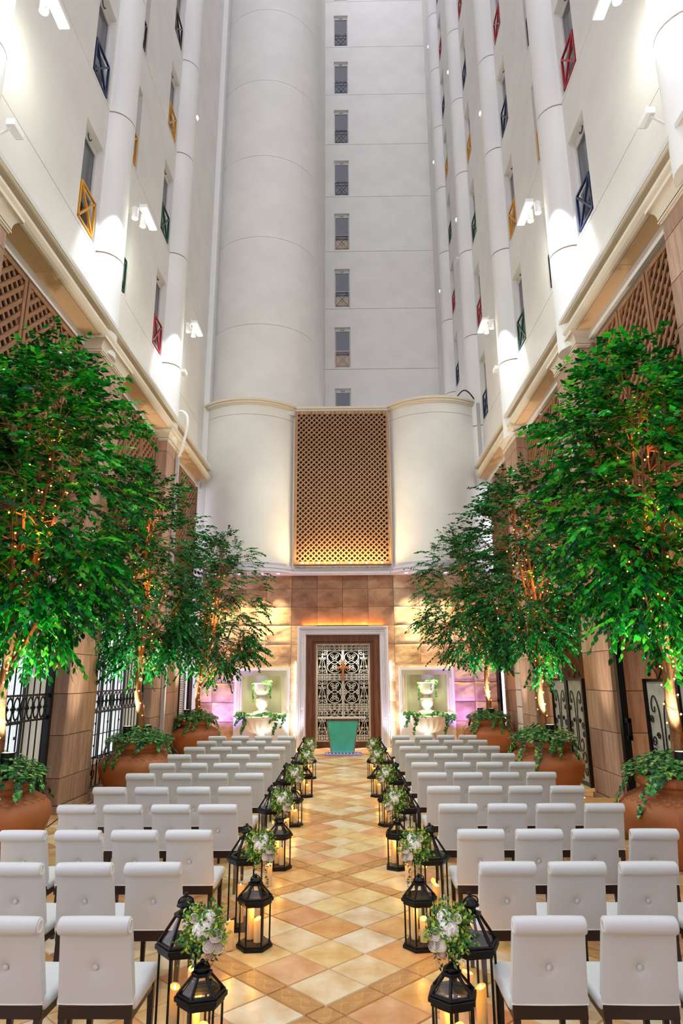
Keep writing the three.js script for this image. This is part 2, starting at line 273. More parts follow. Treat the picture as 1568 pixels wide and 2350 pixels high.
// half-round pillars
for (const side of [-1, 1]) (side < 0 ? colsL : colsR).forEach((d, i) => {
  const g = struct('column', `white half-round pillar ${['nearest', 'second', 'third', 'fourth', 'farthest'][i]} on the ${side < 0 ? 'left' : 'right'} wall`);
  for (let k = 0; k + 1 < LEVELS.length; k++) {
    const y0 = LEVELS[k] + (k ? 0.02 : 0), y1 = LEVELS[k + 1] - 0.02;
    part('column_drum', new THREE.CylinderGeometry(0.45, 0.45, y1 - y0, 28, 1, false).translate(side < 0 ? XL : XR, (y0 + y1) / 2, -d), M.pillar, g);
    if (k) part('joint_ring', new THREE.CylinderGeometry(0.425, 0.425, 0.05, 24).translate(side < 0 ? XL : XR, LEVELS[k], -d), M.creamDark, g);
  }
});
// back wall with floor joints and its window column
{
  const g = struct('wall_back', 'flat white back wall with horizontal joints and one column of windows');
  const z = -33.7, X0 = -1.4, X1 = 5.4, wl = -0.488, wr = 0.415;
  for (let k = 0; k + 1 < LEVELS.length; k++) {
    const y0 = LEVELS[k] + 0.012, y1 = LEVELS[k + 1] - 0.012;
    if (k === 0) { part('wall_panel', box(X0, 0, z, X1, y1, z - 0.3), M.wall, g); continue; }
    const u = LEVELS[k] + 0.11, v = u + 2.52;
    part('wall_panel', [box(X0, y0, z, wl, y1, z - 0.3), box(wr, y0, z, X1, y1, z - 0.3), box(wl, v, z, wr, y1, z - 0.3), box(wl, y0, z, wr, u, z - 0.3)], M.wall, g);
  }
  part('wall_core', box(X0, 0, z - 0.9, X1, TOPH, z - 1), M.wallBack, g);
  const cs = 'kkokmkkbk';
  const word = ['lowest', 'second', 'third', 'fourth', 'fifth', 'sixth', 'seventh', 'eighth', 'ninth'];
  for (let k = 0; k < 9; k++) windowAt(0, 0, LEVELS[k + 1] + 0.11, cs[k], `${word[k]} window from below in the back wall, ${RAILWORD[cs[k]]} thin crossed railing`, 0.903, k < 5 ? 'warm' : true, 2.52);
}
// rounded tower on the left
{
  const g = struct('wall_tower', 'white rounded tower with horizontal ring joints at the left back');
  const cx = -3.31, cz = -25.4, r = 2.28, lev = [12.2,  15.89, 19.86, 23.83, 27.8, 31.77, 35.74, 39.71, 43.68, 47.65, 51.6];
  for (let k = 0; k + 1 < lev.length; k++) {
    const y0 = lev[k] + 0.008, y1 = lev[k + 1] - 0.008, s = new THREE.Shape();
    s.moveTo(cx + r, 33.7); s.lineTo(cx + r, -cz);
    for (let i = 0; i <= 40; i++) { const a = i / 40 * Math.PI; s.lineTo(cx + Math.cos(a) * r, -cz - Math.sin(a) * r); }
    s.lineTo(cx - r, 33.7); s.closePath();
    const e = toCreasedNormals(new THREE.ExtrudeGeometry(s, { depth: y1 - y0, bevelEnabled: false, curveSegments: 4 }).rotateX(-Math.PI / 2).translate(0, y0, 0), 0.4);   // shape (x,d) -> (x, up, -d)
    part('tower_ring', e, M.wall, g);
  }
  part('tower_core', new THREE.CylinderGeometry(r - 0.02, r - 0.02, 39, 40).translate(cx, 31.9, cz), M.wallBack, g);
  part('corner_strip', box(-6.1, 0, -23.46, -5.12, TOPH, -25.7), M.pillar, struct('wall_corner', 'narrow flat strip between left wall and rounded tower'));
}
// ------------------------------------------------------------------ lower walls, cornices, pilasters
function cornice(side) {
  const g = struct('trim', side < 0 ? 'long cream cornice along the left wall' : 'long cream cornice along the right wall');
  const e = side < 0 ? -4.82 : 4.90, s = side < 0 ? -1 : 1, X = side < 0 ? XL : XR, z0 = 6, z1 = -23.05;
  const P = (dx, y) => [e + s * dx, y];
  const ext = (pr) => extrudeZ(s < 0 ? pr : pr, z0, z1);
  part('flashing', ext([P(0, 9.89), P(0, 9.80), P(0.02, 9.80), P(0.02, 9.86), P(0.7, 9.92), P(0.7, 9.95), P(0.04, 9.9)]), M.flashing, g);
  part('upper_band', ext([P(0.02, 9.80), P(0.02, 9.775), P(0.05, 9.76), P(0.7, 9.76), P(0.7, 9.92), P(0.02, 9.86)]), M.cream, g);
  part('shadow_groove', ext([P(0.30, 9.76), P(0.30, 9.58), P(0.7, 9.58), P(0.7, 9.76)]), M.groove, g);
  part('fascia', ext([P(0.03, 9.58), P(0.03, 9.52), P(0.045, 9.49), P(0.07, 9.45), P(0.11, 9.415), P(0.15, 9.40), P(0.16, 9.42), P(0.7, 9.42), P(0.7, 9.58)]), M.cream, g);
  for (let k = 0; k < 9; k++) { const a = 6 - k * 3.24, b = a - 3.225; part('soffit_panel', box(e + s * 0.17, 9.395, a, e + s * 0.60, 9.42, Math.max(b, z1)), M.soffit, g); }
  part('inner_strip', box(e + s * 0.605, 9.3, z0, e + s * 0.8, 9.62, z1), M.cream, g);
  for (let k = 0; k < 24; k++) { const a = 6 - k * 1.26, b = Math.max(a - 1.25, z1); if (a - b > 0.1) part('stone_strip', box(e + s * 0.66, 9.12, a, e + s * 0.9, 9.3, b), M.brownStrip, g); }
  part('core', box(e + s * 0.7, 9.3, z0, X + s * 0.3, 9.95, z1), M.creamDark, g);
}
cornice(-1); cornice(1);
const PIL = [1.95, 7.25, 12.56, 17.85], PW = 1.44;
const blockGeo = new Map();
function stoneBlock(w, h, d) { const k = [w, h, d].map(v => v.toFixed(3)).join(); if (!blockGeo.has(k)) blockGeo.set(k, boxUV(rbox(w, h, d, 0.006, 0, 0, 0, 1), R(), R())); return blockGeo.get(k); }
const pilMats = [M.pilaster, M.pilaster2, M.pilaster, M.pilaster3];
for (const side of [-1, 1]) PIL.forEach((d0, i) => {
  const s = side, X = side < 0 ? -5.0 : 5.1, g = struct('pillar', `tan stone pilaster ${['out of', 'nearest in', 'second in', 'farthest in'][i]} view along the ${side < 0 ? 'left' : 'right'} wall`);
  part('core', box(X + s * 0.02, 0, -d0 - 0.02, X + s * 0.75, 9.05, -d0 - PW + 0.02), M.joint, g);
  const ys = [0.14, 0.6]; for (let k = 1; k <= 11; k++) ys.push(0.6 + 0.74 * k); ys.push(9.05);
  for (let k = 0; k + 1 < ys.length; k++) for (let c = 0; c < 2; c++) {
    const w = PW / 2 - 0.008, h = ys[k + 1] - ys[k] - 0.01, m = part('stone_block', stoneBlock(0.76, h, w), pilMats[Math.floor(R() * 4)], g, [X + s * 0.38, (ys[k] + ys[k + 1]) / 2, -d0 - PW / 4 - c * PW / 2]);
  }
  part('base', [box(X - s * 0.03, 0, -d0 + 0.03, X + s * 0.75, 0.13, -d0 - PW - 0.03)], M.pilaster3, g);
  const cp = (k) => { const [o, y0, y1] = k; return box(X - s * o, y0, -d0 + o, X + s * 0.7, y1, -d0 - PW - o); };
  part('capital', [[0.02, 9.05, 9.08], [0.045, 9.08, 9.11], [0.03, 9.11, 9.14]].map(cp), M.cream, g);
  { // flared bell of the capital
    const o0 = 0.04, o1 = 0.15, pr = []; for (let t = 0; t <= 6; t++) { const u = t / 6; pr.push([o0 + (o1 - o0) * (1 - Math.cos(u * Math.PI / 2)), 9.14 + 0.2 * Math.sin(u * Math.PI / 2)]); }
    const ring = ([o, y]) => [[X + s * 0.7, y, -d0 + o], [X - s * o, y, -d0 + o], [X - s * o, y, -d0 - PW - o], [X + s * 0.7, y, -d0 - PW - o]], tri = [];
    for (let k = 0; k + 1 < pr.length; k++) { const a = ring(pr[k]), b = ring(pr[k + 1]); for (let j = 0; j < 3; j++) { const q = [a[j], b[j], b[j + 1], a[j], b[j + 1], a[j + 1]]; if (s > 0) q.reverse(); q.forEach(v => tri.push(...v)); } }
    const gm = new THREE.BufferGeometry(); gm.setAttribute('position', new THREE.Float32BufferAttribute(tri, 3)); gm.computeVertexNormals(); part('capital', toCreasedNormals(boxUV(gm), 0.6), M.cream, g);
    part('abacus', cp([0.16, 9.34, 9.40]), M.cream, g);
  }
});
// wall between the pilasters: lattice zone, lintel and openings
function bayWall(side, d0, d1, i) {
  const s = side, X = side < 0 ? -5.28 : 5.38, g = struct(side < 0 ? 'wall_bay' : 'wall_bay', `stone wall bay with lattice above, ${['nearest', 'middle', 'far'][i]} bay on the ${side < 0 ? 'left' : 'right'}`);
  // side strips of stone by the pilasters
  for (const [a, b] of [[d0, d0 + 0.12], [d1 - 0.12, d1]]) for (let k = 0; k < 5; k++) part('stone_block', box(X - s * 0.02, 5.6 + k * 0.704, -a, X + s * 0.3, 5.6 + k * 0.704 + 0.696, -b), M.brownStrip, g);
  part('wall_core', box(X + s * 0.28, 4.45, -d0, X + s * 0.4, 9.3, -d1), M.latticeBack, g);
  const n = Math.max(2, Math.round((d1 - d0) / 1.0));
  for (let r = 0; r < 2; r++) for (let k = 0; k < n; k++) { const w = (d1 - d0) / n; part('lintel_stone', box(X, 4.5 + r * 0.55, -(d0 + k * w) - 0.004, X + s * 0.3, 4.5 + r * 0.55 + 0.54, -(d0 + (k + 1) * w) + 0.004), pilMats[Math.floor(R() * 4)], g); }
}
const unit = new Map();
function slatGeo(len, w, t) { const k = [Math.round(len * 50), w, t].join(); if (!unit.has(k)) unit.set(k, boxUV(new THREE.BoxGeometry(w, Math.round(len * 50) / 50, t))); return unit.get(k); }
// lattice in local x (0..w) y (0..h); two crossing layers of slats, each its own part
function latticePanel(parent, w, h, spacing, sw, st, frame, mat) {
  const fr = frame;
  for (const b of [box(0, 0, -st, fr, h, st * 1.4), box(w - fr, 0, -st, w, h, st * 1.4), box(fr, 0, -st, w - fr, fr, st * 1.4), box(fr, h - fr, -st, w - fr, h, st * 1.4)]) part('lattice_frame', b, mat, parent);
  const a = fr * 0.6, W = w - fr * 0.6, H = h - fr * 0.6;
  for (const dir of [1, -1]) for (let c = -H; c < W + H; c += spacing) {
    // line: x = c + dir>0 ? t : -t
    let pts = []; const f = (y) => dir > 0 ? c + (y - a) : c + H - (y - a) - 0;
    let y0 = a, y1 = H; const x0 = f(y0), x1 = f(y1);
    const clipY = (x) => dir > 0 ? x - c + a : c + H - x + a;
    let ys = [y0, y1]; const yl = clipY(a), yr = clipY(W);
    const lo = Math.max(y0, Math.min(yl, yr)), hi = Math.min(y1, Math.max(yl, yr)); if (hi - lo < 0.04) continue;
    const A = [f(lo), lo], B = [f(hi), hi], len = Math.hypot(A[0] - B[0], A[1] - B[1]);
    part('slat', slatGeo(len, sw, st), mat, parent, [(A[0] + B[0]) / 2, (A[1] + B[1]) / 2, dir > 0 ? st * 0.5 : -st * 0.5], [0, 0, dir > 0 ? -Math.PI / 4 : Math.PI / 4]);
  }
}
const BAYS = [[8.69, 12.56], [14.0, 17.85], [19.29, 22.9]];
for (const side of [-1, 1]) BAYS.forEach(([a, b], i) => {
  bayWall(side, a, b, i);
  const n = 3, w = (b - a - 0.3) / n;
  for (let k = 0; k < n; k++) {
    const d0 = a + 0.15 + k * w, t = thing('lattice_panel', `tan wooden lattice screen under the ${side < 0 ? 'left' : 'right'} cornice, ${['nearest', 'middle', 'far'][i]} bay, ${['first', 'second', 'third'][k]} panel`, 'lattice', side < 0 ? [-5.34, 5.62, -d0] : [5.44, 5.62, -d0 - w + 0.04], side < 0 ? Math.PI / 2 : -Math.PI / 2, 'side wall lattice screens');
    latticePanel(t, w - 0.04, 3.5, 0.255, 0.075, 0.03, 0.09, M.lattice);
  }
});

// ------------------------------------------------------------------ the curved white block over the altar
function wave(off = 0) {           // plan outline of the front, [x, d], left to right
  const pts = [], arc = (x0, x1, d, sag) => { const c = (x1 - x0) / 2, r = (c * c + sag * sag) / (2 * sag), cx = (x0 + x1) / 2, cd = d - sag + r; const a = Math.asin(c / r); for (let i = 0; i <= 26; i++) { const t = -a + 2 * a * i / 26; pts.push([cx + Math.sin(t) * (r + off), cd - Math.cos(t) * (r + off)]); } };
  arc(-5.36, -1.86, 23.75, 0.9); arc(1.86, 5.36, 23.75, 0.9); return pts;
}
function waveSolid(y0, y1, off, back = 25.2) {
  const s = new THREE.Shape(), w = wave(off); s.moveTo(w[0][0], back); for (const p of w) s.lineTo(p[0], p[1]); s.lineTo(w[w.length - 1][0], back); s.closePath();
  return boxUV(toCreasedNormals(new THREE.ExtrudeGeometry(s, { depth: y1 - y0, bevelEnabled: false }).rotateX(-Math.PI / 2).translate(0, y0, 0), 0.3));
}
{
  const g = struct('wall_altar', 'white double-curved wall block above the stone altar wall');
  part('curved_wall', waveSolid(6.32, 11.96, 0), M.wall, g); part('curved_wall', waveSolid(11.975, 12.36, 0), M.wall, g); part('joint', waveSolid(11.96, 11.975, -0.015), M.creamDark, g);
  const c = struct('trim', 'cream moulded coping along the top of the curved wall');
  [[12.36, 12.41, 0.05], [12.41, 12.47, 0.10], [12.47, 12.50, 0.085], [12.50, 12.58, 0.14], [12.58, 12.60, 0.12]].forEach(([a, b, o]) => part('coping_course', waveSolid(a, b, o), M.cream, c));
  const b = struct('trim', 'white moulded ledge with downlights under the curved wall');
  [[6.24, 6.32, 0.02], [6.16, 6.24, 0.10], [6.10, 6.16, 0.07], [6.02, 6.10, 0.16], [5.98, 6.02, 0.13]].forEach(([a, bb, o]) => part('ledge_course', waveSolid(a, bb, o), M.frameWhite, b));
  for (const x of [-4.6, -3.7, -2.9, -2.3, 2.3, 2.9, 3.7, 4.6]) { const m = part('downlight', cyl(0.055, 0.055, 0.02, x, 5.965, -23.3, 14), M.led, b); }
  // chrome strip of lamps on top of the ledge
  for (const s of [-1, 1]) part('lamp_strip', tube(Array.from({ length: 9 }, (_, i) => { const t = i / 8, w = wave(0.05), k = s < 0 ? 4 + Math.round(t * 20) : 27 + 2 + Math.round(t * 20); return V(w[k][0], 6.35, -w[k][1] + 0.02); }), 0.02, 30, 6), M.flashing, b);
}
{
  const t = thing('lattice_panel', 'large tan diagonal lattice screen in the middle of the curved white wall', 'lattice', [-1.79, 6.34, -23.55]);
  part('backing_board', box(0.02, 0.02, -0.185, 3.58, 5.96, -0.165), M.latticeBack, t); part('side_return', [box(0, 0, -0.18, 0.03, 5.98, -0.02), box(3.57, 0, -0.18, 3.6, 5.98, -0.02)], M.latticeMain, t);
  latticePanel(t, 3.6, 5.98, 0.2, 0.048, 0.02, 0.11, M.latticeMain);
  for (let k = 0; k < 6; k++) part('up_lamp', cyl(0.045, 0.05, 0.04, 0.35 + k * 0.58, 0.0, 0.12, 12), M.fixture, t);
}
// ------------------------------------------------------------------ stone altar wall, every slab its own piece
function slabGeo(w, h, amp, seed) {
  const g = new THREE.BoxGeometry(w, h, 0.12, 18, 13, 1), p = g.attributes.position, r = rngOf(seed), ox = r() * 255, oy = r() * 255;
  for (let i = 0; i < p.count; i++) if (p.getZ(i) > 0) {
    const ex = Math.min(1, (w / 2 - Math.abs(p.getX(i))) * 14), ey = Math.min(1, (h / 2 - Math.abs(p.getY(i))) * 14), k = 0.35 + 0.65 * Math.min(ex, ey);
    const f = fRock[(Math.floor(oy + (p.getY(i) + h) * 110) & 255) * 256 + (Math.floor(ox + (p.getX(i) + w) * 110) & 255)];
    p.setZ(i, p.getZ(i) + (f - 0.5) * amp * k + (k < 0.5 ? -amp * 0.25 : 0));
  }
  g.computeVertexNormals(); return boxUV(g, ox / 50, oy / 50);
}
{
  const g = struct('wall_stone', 'stone slab wall around the altar doorway'), Z = -23.86;
  part('wall_core', [box(-5.6, 0, Z - 0.06, -3.75, 6.2, Z - 0.9), box(-1.95, 0, Z - 0.06, -1.25, 6.2, Z - 0.9), box(-3.75, 2.75, Z - 0.06, -1.95, 6.2, Z - 0.9), box(1.25, 0, Z - 0.06, 2.0, 6.2, Z - 0.9), box(3.86, 0, Z - 0.06, 5.6, 6.2, Z - 0.9), box(2.0, 2.75, Z - 0.06, 3.86, 6.2, Z - 0.9), box(-1.25, 3.85, Z - 0.06, 1.25, 6.2, Z - 0.9)], M.joint, g);
  const rows = [-0.45, 0.21, 0.87, 1.53, 2.19, 2.85, 3.51, 4.17, 4.83, 5.49, 6.15], roughG = [], smoothG = [];
  for (let k = 0; k < 7; k++) { roughG.push(slabGeo(0.915, 0.652, 0.075, 50 + k)); smoothG.push(slabGeo(0.915, 0.652, 0.016, 70 + k)); }
  const xs = []; for (let k = -6; k <= 6; k++) xs.push(k * 0.925);
  for (const [x0, x1, y0, y1] of [[-3.95, -1.80, 2.66, 2.87], [1.80, 3.95, 2.66, 2.87], [-1.92, -1.84, 0, 2.655], [1.84, 2.0, 0, 2.655], [-3.95, -3.78, 0, 2.655], [3.68, 3.95, 0, 2.655]]) part('stone_fillet', box(x0, y0, Z + 0.02, x1, y1, Z - 0.06), M.rocks[1], g);
  const rr = rngOf(9);
  for (let j = 0; j + 1 < rows.length; j++) for (let i = 0; i + 1 < xs.length; i++) {
    const x = (xs[i] + xs[i + 1]) / 2, y = (rows[j] + rows[j + 1]) / 2, ax = Math.abs(x), mid = ax < 1.86;
    if (mid && y < 3.9 && ax < 1.2) continue;
    const inNiche = (x > -3.75 && x < -1.95) || (x > 1.95 && x < 3.85); if (inNiche && y < 2.75) continue;
    const y0 = Math.max(rows[j], 0), h = rows[j + 1] - y0, geo = (mid ? smoothG : roughG)[Math.floor(rr() * 7)], mt = mid && y > 3.9 ? M.smoothStones[Math.floor(rr() * 4)] : M.rocks[Math.floor(rr() * 6)];
    const m = part('stone_slab', geo, mt, g, [x, y0 + h / 2, Z]); m.scale.y = h / 0.66;
  }
}
// ------------------------------------------------------------------ doorway: white frame, brown timber frame, two scrollwork leaves
{
  const g = struct('door_frame', 'wide white moulded frame with beaded edge around a brown timber doorway'), z = -23.68;
  const fr = (x0, x1, top, zb, zf, mat, name) => { part(name, box(-x1, 0, zb, -x0, top, zf), mat, g); part(name, box(x0, 0, zb, x1, top, zf), mat, g); part(name, box(-x0, top - (x1 - x0), zb, x0, top, zf), mat, g); };
  fr(1.56, 1.61, 4.13, z - 0.2, z + 0.05, M.frameWhite, 'outer_fillet'); fr(1.50, 1.56, 4.08, z - 0.2, z + 0.02, M.frameWhite, 'cove'); fr(1.38, 1.50, 4.02, z - 0.2, z - 0.005, M.frameWhite, 'beaded_face'); fr(1.35, 1.38, 3.90, z - 0.2, z + 0.03, M.frameWhite, 'inner_fillet'); fr(1.31, 1.35, 3.87, z - 0.2, z - 0.02, M.frameWhite, 'inner_step');
  const bead = new THREE.TorusGeometry(0.024, 0.009, 5, 10), beads = [];
  for (let y = 0.12; y < 3.95; y += 0.062) for (const s of [-1, 1]) for (const o of [-0.022, 0.022]) beads.push(bead.clone().translate(s * 1.44 + o, y + (o > 0 ? 0.03 : 0), z + 0.0));
  for (let x = -1.4; x < 1.42; x += 0.062) for (const o of [-0.022, 0.022]) beads.push(bead.clone().translate(x + (o > 0 ? 0.03 : 0), 3.96 + o, z));
  const bm = part('bead_ornament', merge(beads), M.frameWhite, g); bm.userData.kind = 'stuff';
  const wz = z - 0.08;
  fr(1.09, 1.31, 3.83, wz - 0.3, wz, M.doorWood, 'timber_frame'); fr(1.075, 1.09, 3.615, wz - 0.3, wz + 0.015, M.doorWoodDark, 'timber_bead'); fr(0.95, 1.075, 3.60, wz - 0.3, wz - 0.02, M.doorWood, 'timber_inner'); fr(0.935, 0.95, 3.505, wz - 0.35, wz - 0.01, M.cream, 'timber_edge');
  part('bottom_board', box(-0.935, 0, wz - 0.28, 0.935, 0.2, wz - 0.1), M.doorWoodDark, g);
  part('louver_back', box(-0.95, 0, wz - 0.62, 0.95, 3.6, wz - 0.58), M.ironMatte, g);
  const sl = []; for (let y = 0.25; y < 3.5; y += 0.075) sl.push(new THREE.BoxGeometry(1.88, 0.05, 0.012).rotateX(0.6).translate(0, y, wz - 0.5));
  const ls = part('louver_slats', merge(sl), M.louver, g); ls.userData.kind = 'stuff';
  for (let k = 0; k < 5; k++) part('top_lamp', cyl(0.03, 0.03, 0.02, -0.7 + k * 0.35, 3.47, wz - 0.13, 10), M.led, g);
}
function spiral(cx, cy, r, a0, turns, dir, n = 26, k = 0.78) { const o = []; for (let i = 0; i <= n; i++) { const t = i / n, a = a0 + dir * t * turns * Math.PI * 2, q = r * (1 - k * t); o.push([cx + Math.cos(a) * q, cy + Math.sin(a) * q]); } return o; }
const flatTube = (pts, r = 0.011, z = 0, seg) => tube(pts.map(p => V(p[0], p[1], z)), r, seg || Math.max(8, pts.length), 5);
{
  // left leaf in local x 0 (hinge side) .. 0.9 (meeting stile), y 0 .. 3.28
  const W = 0.905, H = 3.28, b = 0.016;
  const Y = [0, 0.20, 0.235, 0.86, 0.92, 1.06, 1.075, 1.235, 1.255, 2.05, 2.08, 2.25, 2.275, 3.06, 3.09, H];
  const cols = [0, 0.175, 0.35, W];
  const bands = [[0.02, 0.20], [1.075, 1.235], [2.08, 2.25], [3.09, 3.26]], scrollRows = [[0.235, 0.9], [1.255, 2.05], [2.275, 3.06]], tread = [0.92, 1.06];
  function leaf(name, label, x, flip) {
    const t = thing(name, label, 'door', [x, 0.2, -23.88], 0, 'scrollwork door leaves'); if (flip) t.scale.x = -1;
    part('stile', [box(0, 0, -b, 0.022, H, b)], M.grille, t); part('stile', box(W - 0.03, 0, -b, W, H, b), M.grille, t);
    for (const c of cols.slice(1, 3)) part('mullion', box(c - 0.008, 0, -b, c + 0.008, H, b), M.grille, t);
    for (const y of [0.01, 0.21, 0.91, 1.067, 1.245, 2.065, 2.262, 3.075, H - 0.01]) part('rail', box(0.022, y - 0.011, -b, W - 0.03, y + 0.011, b), M.grille, t);
    for (const [y0, y1] of bands) {   // quatrefoil bands
      const h = y1 - y0, n = 5, cells = [[0.022, 0.167], [0.183, 0.342], [0.358, 0.53], [0.53, 0.70], [0.70, 0.875]];
      for (const [a, c] of cells) { const cx = (a + c) / 2, cy = (y0 + y1) / 2, r = h * 0.2; const gs = []; for (let k = 0; k < 4; k++) { const an = k * Math.PI / 2 + Math.PI / 4; gs.push(new THREE.TorusGeometry(r, 0.009, 5, 14).translate(cx + Math.cos(an) * r * 1.15, cy + Math.sin(an) * r * 1.15, 0)); } gs.push(bar(V(cx, y0, 0), V(cx, y1, 0), 0.014, 0.014), bar(V(a, cy, 0), V(c, cy, 0), 0.014, 0.014)); part('quatrefoil', gs, M.grille, t); }
    }
    for (const [y0, y1] of scrollRows) {
      const h = y1 - y0, mx = 0.175;
      // narrow pair: apex lines and C scrolls
      part('diagonal_bar', [bar(V(0.02, y0, 0), V(mx, y0 + h * 0.86, 0), 0.015, 0.015), bar(V(0.345, y0, 0), V(mx, y0 + h * 0.86, 0), 0.015, 0.015)], M.grille, t);
      for (const s of [-1, 1]) for (const [yy, r, up] of [[0.90, 0.068, 1], [0.70, 0.05, 1], [0.30, 0.05, -1], [0.10, 0.07, -1]]) part('scroll', flatTube(spiral(mx + s * 0.09, y0 + h * yy, r, s > 0 ? Math.PI : 0, 1.3, s * up), 0.0085), M.grille, t);
      // wide cell: upper heart and lower heart
      const cx = (0.358 + 0.875) / 2, rx = 0.245;
      for (const up of [1, -1]) {
        const cy = y0 + h * (up > 0 ? 0.72 : 0.28), big = []; for (let i = 0; i <= 40; i++) { const a = Math.PI * 2 * i / 40; const px = Math.sin(a) * rx, py = Math.cos(a) * h * 0.245; const drop = Math.max(0, -Math.cos(a)); big.push([cx + px * (1 - 0.35 * drop * drop), cy + up * (py - 0.05 * drop * drop * h)]); }
        part('heart_ring', flatTube(big, 0.0095, 0, 60), M.grille, t);
        for (const s of [-1, 1]) {
          part('scroll', flatTube(spiral(cx + s * 0.085, cy + up * 0.075, 0.075, s > 0 ? Math.PI : 0, 1.35, s * up), 0.009), M.grille, t);
          part('scroll', flatTube(spiral(cx + s * 0.05, cy - up * 0.05, 0.05, s > 0 ? Math.PI : 0, 1.2, -s * up), 0.0085), M.grille, t);
          part('scroll', flatTube(spiral(cx + s * 0.215, cy - up * 0.15, 0.04, s > 0 ? 0 : Math.PI, 1.1, s * up), 0.009), M.grille, t);
        }
      }
    }
    for (const [a, c] of [[0.022, 0.167], [0.183, 0.342], [0.358, 0.61], [0.62, 0.875]]) { const cx = (a + c) / 2, r = Math.min(0.12, (c - a) / 2); const arc = []; for (let i = 0; i <= 14; i++) { const an = Math.PI * i / 14; arc.push([cx + Math.cos(an) * r, tread[0] + Math.sin(an) * 0.12]); } part('arch', flatTube(arc), M.grille, t); part('scroll', flatTube(spiral(cx, tread[0] + 0.055, 0.04, 0, 1.1, 1)), M.grille, t); }
    return t;
  }
  leaf('altar_door', 'left leaf of the pale metal scrollwork door behind the lectern', -0.915, false);
  leaf('altar_door', 'right leaf of the pale metal scrollwork door behind the lectern', 0.915, true);
}
{
  const t = thing('cross', 'orange-brown wooden cross mounted on the scrollwork door', 'cross', [-0.0, 2.24, -23.835]);
  part('upright', rbox(0.085, 0.70, 0.05, 0.006, 0, 0.35, 0), M.crossWood, t); part('crossbar', rbox(0.44, 0.08, 0.05, 0.006, 0, 0.45, 0.001), M.crossWood, t);
}
{ // lectern
  const t = thing('lectern', 'tapered teal glass lectern with bronze edges on a lilac acrylic base', 'lectern', [0.0, 0, -21.75]);
  const wt = 0.52, wb = 0.36, h0 = 0.07, h1 = 1.08, d = 0.36, trap = (a, b, c, e, m, dep, z) => { const s = new THREE.Shape(); s.moveTo(-b + m, c); s.lineTo(b - m, c); s.lineTo(a - m, e); s.lineTo(-a + m, e); s.closePath(); return new THREE.ExtrudeGeometry(s, { depth: dep, bevelEnabled: true, bevelSize: 0.004, bevelThickness: 0.004, bevelSegments: 1 }).translate(0, 0, z); };
  const fp = part('front_panel', boxUV(trap(wt, wb, h0, h1 - 0.06, 0.03, 0.03, d / 2)), M.teal, t);
  part('body', boxUV(trap(wt - 0.01, wb - 0.01, h0, h1 - 0.02, 0.0, d - 0.02, -d / 2)), M.mirror, t);
  for (const s of [-1, 1]) part('edge_trim', bar(V(s * (wb - 0.012), h0, d / 2 + 0.02), V(s * (wt - 0.012), h1, d / 2 + 0.02), 0.035, 0.05), M.mirror, fp);
  part('apron', box(-wt, h1 - 0.06, d / 2, wt, h1, d / 2 + 0.045), M.doorWood, t);
  part('top_board', rbox(1.52, 0.05, 0.46, 0.01, -0.02, h1 + 0.03, 0), M.topBoard, t);
  part('base_plate', rbox(1.14, 0.055, 0.62, 0.012, 0.02, 0.03, 0.05), M.acrylic, t);
  for (let k = 0; k < 10; k++) part('base_stud', rbox(0.035, 0.03, 0.035, 0.006, -0.48 + k * 0.107, 0.07, 0.3), M.flashing, t);
}
// ------------------------------------------------------------------ wall fountains with ivy
const leafShape = (() => { // pointed oval, folded along the midrib, tip along +y
  const pts = [], ix = [], N = 5; const w = [0, 0.20, 0.275, 0.225, 0.10, 0];
  for (let i = 0; i <= N; i++) { const y = i / N, c = -0.10 * Math.sin(y * Math.PI) - 0.12 * y * y; if (i === 0 || i === N) pts.push([0, y, c]); else pts.push([-w[i], y, c + 0.05], [0, y, c], [w[i], y, c + 0.05]); }
  const id = (i, k) => i === 0 ? 0 : i === N ? pts.length - 1 : 1 + (i - 1) * 3 + k;
  for (let i = 0; i < N; i++) for (const k of [0, 1]) { const a = id(i, k), b = id(i, k + 1), c = id(i + 1, k), d = id(i + 1, k + 1); if (i === 0) ix.push(0, d, c); else if (i === N - 1) ix.push(a, b, c); else ix.push(a, b, d, a, d, c); }
  const g = new THREE.BufferGeometry(); g.setAttribute('position', new THREE.Float32BufferAttribute(pts.flat(), 3)); g.setIndex(ix); g.computeVertexNormals(); return g;
})();
const ivyShape = (() => { const s = [[0, 0], [0.28, 0.05], [0.5, 0.42], [0.24, 0.5], [0, 1], [-0.24, 0.5], [-0.5, 0.42], [-0.28, 0.05]], pos = [0, 0.35, 0.06], ix = []; s.forEach(p => pos.push(p[0], p[1], -0.04)); for (let i = 0; i < 8; i++) ix.push(0, 1 + i, 1 + (i + 1) % 8); const g = new THREE.BufferGeometry(); g.setAttribute('position', new THREE.Float32BufferAttribute(pos, 3)); g.setIndex(ix); g.computeVertexNormals(); return g; })();
function leafMass(name, geo, mat, list, parent) {   // list of {p, q, s, c}
  const m = new THREE.InstancedMesh(geo, mat, list.length), o = new THREE.Object3D(); m.name = name; m.castShadow = m.receiveShadow = true;
  list.forEach((l, i) => { o.position.copy(l.p); o.quaternion.copy(l.q); o.scale.setScalar(l.s); o.updateMatrix(); m.setMatrixAt(i, o.matrix); m.setColorAt(i, l.c); });
  m.userData.kind = 'stuff'; parent.add(m); return m;
}
const qFrom = (dir, up) => { const y = dir.clone().normalize(), x = new THREE.Vector3().crossVectors(y, up).normalize(), z = new THREE.Vector3().crossVectors(x, y); return new THREE.Quaternion().setFromRotationMatrix(new THREE.Matrix4().makeBasis(x, y, z)); };
